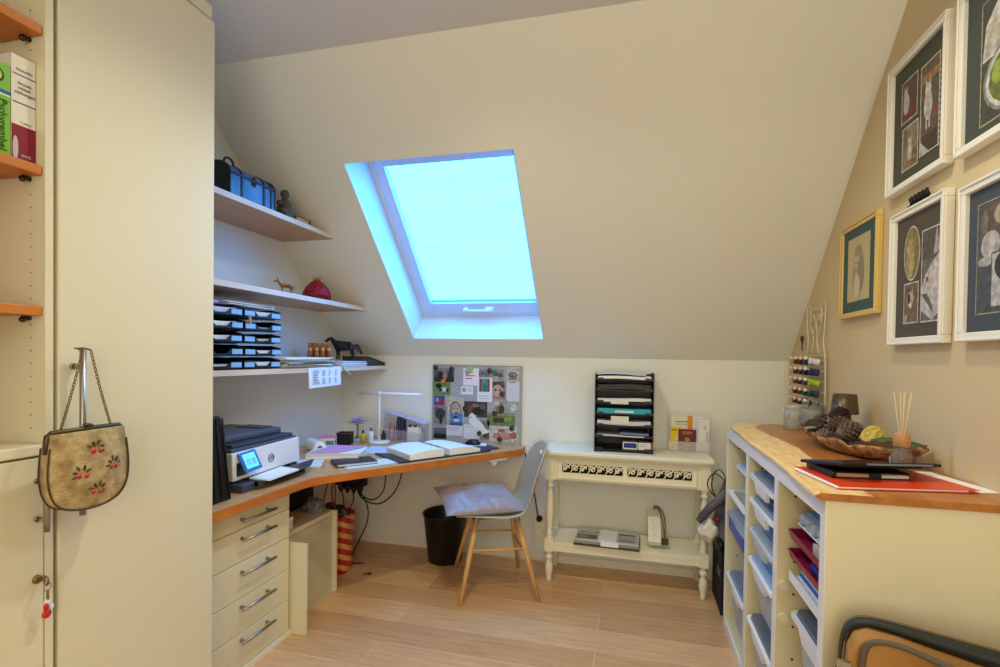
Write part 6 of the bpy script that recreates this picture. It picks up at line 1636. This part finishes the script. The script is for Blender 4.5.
A3 += sh_(.182, .070, .282, .345, (120, 112, 104), [('r', 0, .68, 1, 1, (96, 88, 82)), ('p', [(0, .36), (.2, .5), (.5, .62), (1, .74), (1, .1), (.6, .0), (0, .12)], (214, 208, 202)), ('p', [(.6, .7), (.75, 1), (.95, .74)], (190, 182, 176)), ('p', [(.0, .30), (.3, .3), (.6, .16), (.7, .06), (.3, .2)], (110, 100, 94)), ('e', .3, .46, .06, .03, (110, 96, 90)), ('e', .7, .5, .26, .14, (232, 214, 206))])
picture('framed_picture', 'white framed cat photo collage on brown mat, lower row beside the gold frame', 1.690, 2.002, 1.376, 1.815, M_pf, .024, MBR, A3)
A4 = [('r', .058, .068, .345, .352, (196, 180, 132)), ('r', .061, .071, .345, .349, (84, 86, 90))]
A4 += [('e', .13, .28, .06, .06, (110, 92, 80)), ('e', .11, .24, .035, .035, (206, 200, 196)), ('e', .17, .31, .05, .03, (196, 178, 150)), ('e', .19, .27, .05, .05, (120, 96, 80)), ('e', .095, .20, .03, .012, (190, 186, 180)), ('e', .09, .30, .014, .03, (140, 124, 110))] + sh_(.12, .085, .30, .215, (206, 202, 198), [('e', .3, .75, .25, .3, (60, 52, 50)), ('e', .5, .45, .3, .28, (130, 106, 90)), ('e', .75, .75, .22, .22, (70, 58, 54))], (90, 90, 92))
picture('framed_picture', 'white framed collage on slate blue mat, lower row at the photo edge', 1.310, 1.626, 1.376, 1.790, M_pf, .024, MBL, A4)
M_gf = mat('gold_frame', (224, 192, 112), .38, .1)
MT = mat('teal_mat', (64, 90, 88), .8)
A5 = [('r', .066, .064, .266, .320, (196, 180, 134)), ('e', .166, .20, .05, .085, (172, 160, 130)), ('e', .150, .205, .032, .045, (190, 178, 142)), ('e', .19, .17, .03, .07, (150, 140, 118)), ('e', .13, .15, .018, .055, (164, 152, 124)), ('e', .165, .262, .032, .022, (156, 146, 120)), ('e', .142, .215, .006, .004, (110, 100, 84)), ('e', .165, .213, .006, .004, (110, 100, 84)), ('e', .152, .185, .010, .004, (140, 110, 96)), ('e', .16, .12, .03, .05, (206, 192, 150))]
picture('framed_drawing', 'gold framed pencil drawing on teal mat near the sloped wall', 2.112, 2.446, 1.497, 1.876, M_gf, .022, MT, A5, .020, ink=None)
o = thing('wooden_ornament', 'small black carved ornament standing on a white picture frame', 'ornament', (XR - .018, 1.845, 1.8155), 0)
m = MB(); m.box(-.006, .006, -.055, .055, 0, .006, M_blackm); m.build('foot', o)
m = MB()
for i in range(5):
    m.tube([(0, -.044 + .022 * i, .006), (0, -.050 + .022 * i, .016), (0, -.040 + .022 * i, .026), (0, -.046 + .022 * i, .034)], [.005, .007, .007, .004], M_blackm, 8)
m.build('carving', o)

# ------------------------------------------------------------------ canvas bag leaning at the shelf unit end, on a stool
st = thing('low_stool', 'plain wooden stool under the canvas shoulder bag', 'stool', (.655, 1.26, 0))
m = MB(); m.box(-.19, .19, -.115, .105, .40, .43, M_leg); m.build('seat', st, bev=.004)
for sx in (-1, 1):
    for sy in (-1, 1):
        m = MB(); m.tube([(sx * .16, sy * .085 - .005, .40), (sx * .18, sy * .10 - .005, 0)], [.016, .012], M_leg, 10); m.build('leg', st)
cb = thing('shoulder_bag', 'tan canvas shoulder bag with dark zip leaning at the shelf unit end', 'bag', (.655, 1.222, .431), -.30)
M_canv = mat('tan_canvas', (176, 130, 66), .85, c2=(138, 96, 44), vscale=5, bump=.35, bscale=60)
M_lea = mat('grey_leather_trim', (92, 80, 62), .6)
M_zip = mat('black_zip_flap', (34, 38, 34), .6)
def DROP(x): return .030 * min(1, max(0, (x + .16) / .35))
def outl(k, y, dz=0):
    p = [(-.185, .0), (-.190, .10), (-.190, .20), (-.186, .255), (-.174, .286), (-.150, .300), (-.10, .302), (.0, .296), (.10, .290), (.17, .285), (.192, .27), (.195, .20), (.190, .0)]
    return [(x * k, y, z + ((dz - DROP(x)) if z > .22 else 0)) for x, z in p]
m = MB()
m.rings([outl(.98, -.046, -.004), outl(.995, -.036, .0), outl(1.0, -.01), outl(1.0, .03), outl(.97, .045)], M_canv, smooth=False); m.build('body', cb, bev=.006)
m = MB()
gus = spline([(-.192, 0, .0), (-.195, 0, .10), (-.195, 0, .20), (-.190, 0, .26), (-.177, 0, .292), (-.15, 0, .307), (-.10, 0, .309), (0, 0, .303), (.10, 0, .297), (.17, 0, .292), (.197, 0, .272), (.200, 0, .2), (.195, 0, 0)], 4)
m.rings([[(p.x, .004, p.z - (DROP(p.x) + .003 if p.z > .22 else 0)), (p.x, .034, p.z - (DROP(p.x) + .003 if p.z > .22 else 0)), (p.x * 1.012, .030, p.z + .005), (p.x * 1.012, .010, p.z + .005)] for p in gus], M_zip); m.build('zip_gusset', cb)
for y, k, dz in ((.033, 1.01, .003),):
    m = MB(); m.tube([(p.x * k, y, p.z + dz - (DROP(p.x) if y < .01 and p.z > .22 else 0)) for p in gus], .0045, M_lea, 6); m.build('piping', cb)
# front pocket with curved trim
m = MB()
pk = spline([(-.150, 0, .0), (-.160, 0, .19), (-.158, 0, .272), (-.140, 0, .299), (-.10, 0, .306), (-.05, 0, .297), (.02, 0, .279), (.10, 0, .264), (.178, 0, .256), (.180, 0, .0)], 4)
fr_ = [(p.x, -.058 - .012 * math.sin(PI * min(1, max(0, (p.x + .15) / .33))), p.z) for p in pk]; bk_ = [(p.x, -.042, p.z) for p in pk]
vf = [m.v(p) for p in fr_]; vk = [m.v(p) for p in bk_]
for i in range(len(vf) - 1): m.f([vf[i], vf[i + 1], vk[i + 1], vk[i]], M_canv, True)
m.f(vf, M_canv); m.build('front_pocket', cb)
m = MB(); m.tube([(p[0], p[1] - .001, p[2] + .002) for p in fr_], .0065, M_lea, 8); m.build('pocket_trim', cb)
m = MB(); m.prism([(-.055, -.070, .16), (-.03, -.070, .16), (-.018, -.070, .243), (-.046, -.070, .252), (-.06, -.070, .238)], (0, -.006, 0), M_canv); m.tube([(-.057, -.074, .16), (-.061, -.074, .240), (-.046, -.075, .254)], .003, M_lea, 6); m.tube([(-.028, -.077, .16), (-.018, -.077, .240)], .003, M_lea, 6); m.build('strap_tab', cb)
m = MB(); m.box(.012, .15, -.078, -.070, .0, .212, mat('brown_leather', (96, 66, 36), .6)); m.build('leather_patch', cb, bev=.002)
m = MB(); m.tube([(-.198, -.03, .228), (-.203, -.03, .212), (-.203, -.045, .192), (-.194, -.052, .188), (-.184, -.054, .210), (-.188, -.045, .230)], .004, M_steel, 8, closed=True); m.box(-.206, -.180, -.056, -.046, .228, .240, M_steel); m.box(-.205, -.175, -.056, -.046, .08, .195, M_lea); m.build('buckle', cb)
# ------------------------------------------------------------------ light and camera
W = bpy.data.worlds.new('world'); SC.world = W; W.use_nodes = True
bg = W.node_tree.nodes['Background']
sky = W.node_tree.nodes.new('ShaderNodeTexSky'); sky.sky_type = 'HOSEK_WILKIE'; sky.turbidity = 4; sky.sun_direction = (.2, -.6, .75)
W.node_tree.links.new(sky.outputs['Color'], bg.inputs['Color']); bg.inputs['Strength'].default_value = .4
def light(name, kind, loc, power, col, rot=(0, 0, 0), **kw):
    d = bpy.data.lights.new(name, kind); d.energy = power; d.color = col
    for k, v_ in kw.items(): setattr(d, k, v_)
    o = bpy.data.objects.new(name, d); COL.objects.link(o); o.location = loc; o.rotation_euler = rot
    return o
for (x, y), pw in SPOTS:
    light('ceiling_spot', 'SPOT', (x, y, ZC - .012), pw, WARM, (0, 0, 0), spot_size=math.radians(150), spot_blend=.8, shadow_soft_size=.07)
light('ceiling_fill_light', 'AREA', (-.45, -.55, ZC - .05), AREA_W, WARM2, (math.radians(28), 0, 0), shape='RECTANGLE', size=1.6, size_y=1.2)  # added broad fill under the ceiling, behind the camera
light('rear_fill_light', 'AREA', (.15, -1.5, 1.55), FILL_W, (1.0, .965, .83), (math.radians(90), 0, 0), shape='RECTANGLE', size=1.3, size_y=1.9)  # added fill light behind the camera; no doorway is built there
cam = bpy.data.cameras.new('camera'); co = bpy.data.objects.new('camera', cam); COL.objects.link(co)
R = CAMR
co.matrix_world = Matrix(((R[0][0], -R[1][0], -R[2][0], 0), (R[0][1], -R[1][1], -R[2][1], 0), (R[0][2], -R[1][2], -R[2][2], 1.32), (0, 0, 0, 1)))
cam.sensor_width = 36; cam.sensor_fit = 'HORIZONTAL'; cam.lens = 504.831 * 36 / 1000
cam.shift_x = -.006563; cam.shift_y = .030757; cam.clip_start = .02
SC.camera = co
vs_ = SC.view_settings
SC.display_settings.display_device = 'sRGB'
vs_.view_transform = 'Standard'; vs_.look = 'None'; vs_.exposure = EXPO; vs_.gamma = 1; vs_.use_curve_mapping = False
SC.cycles.max_bounces = 8; SC.cycles.diffuse_bounces = 5
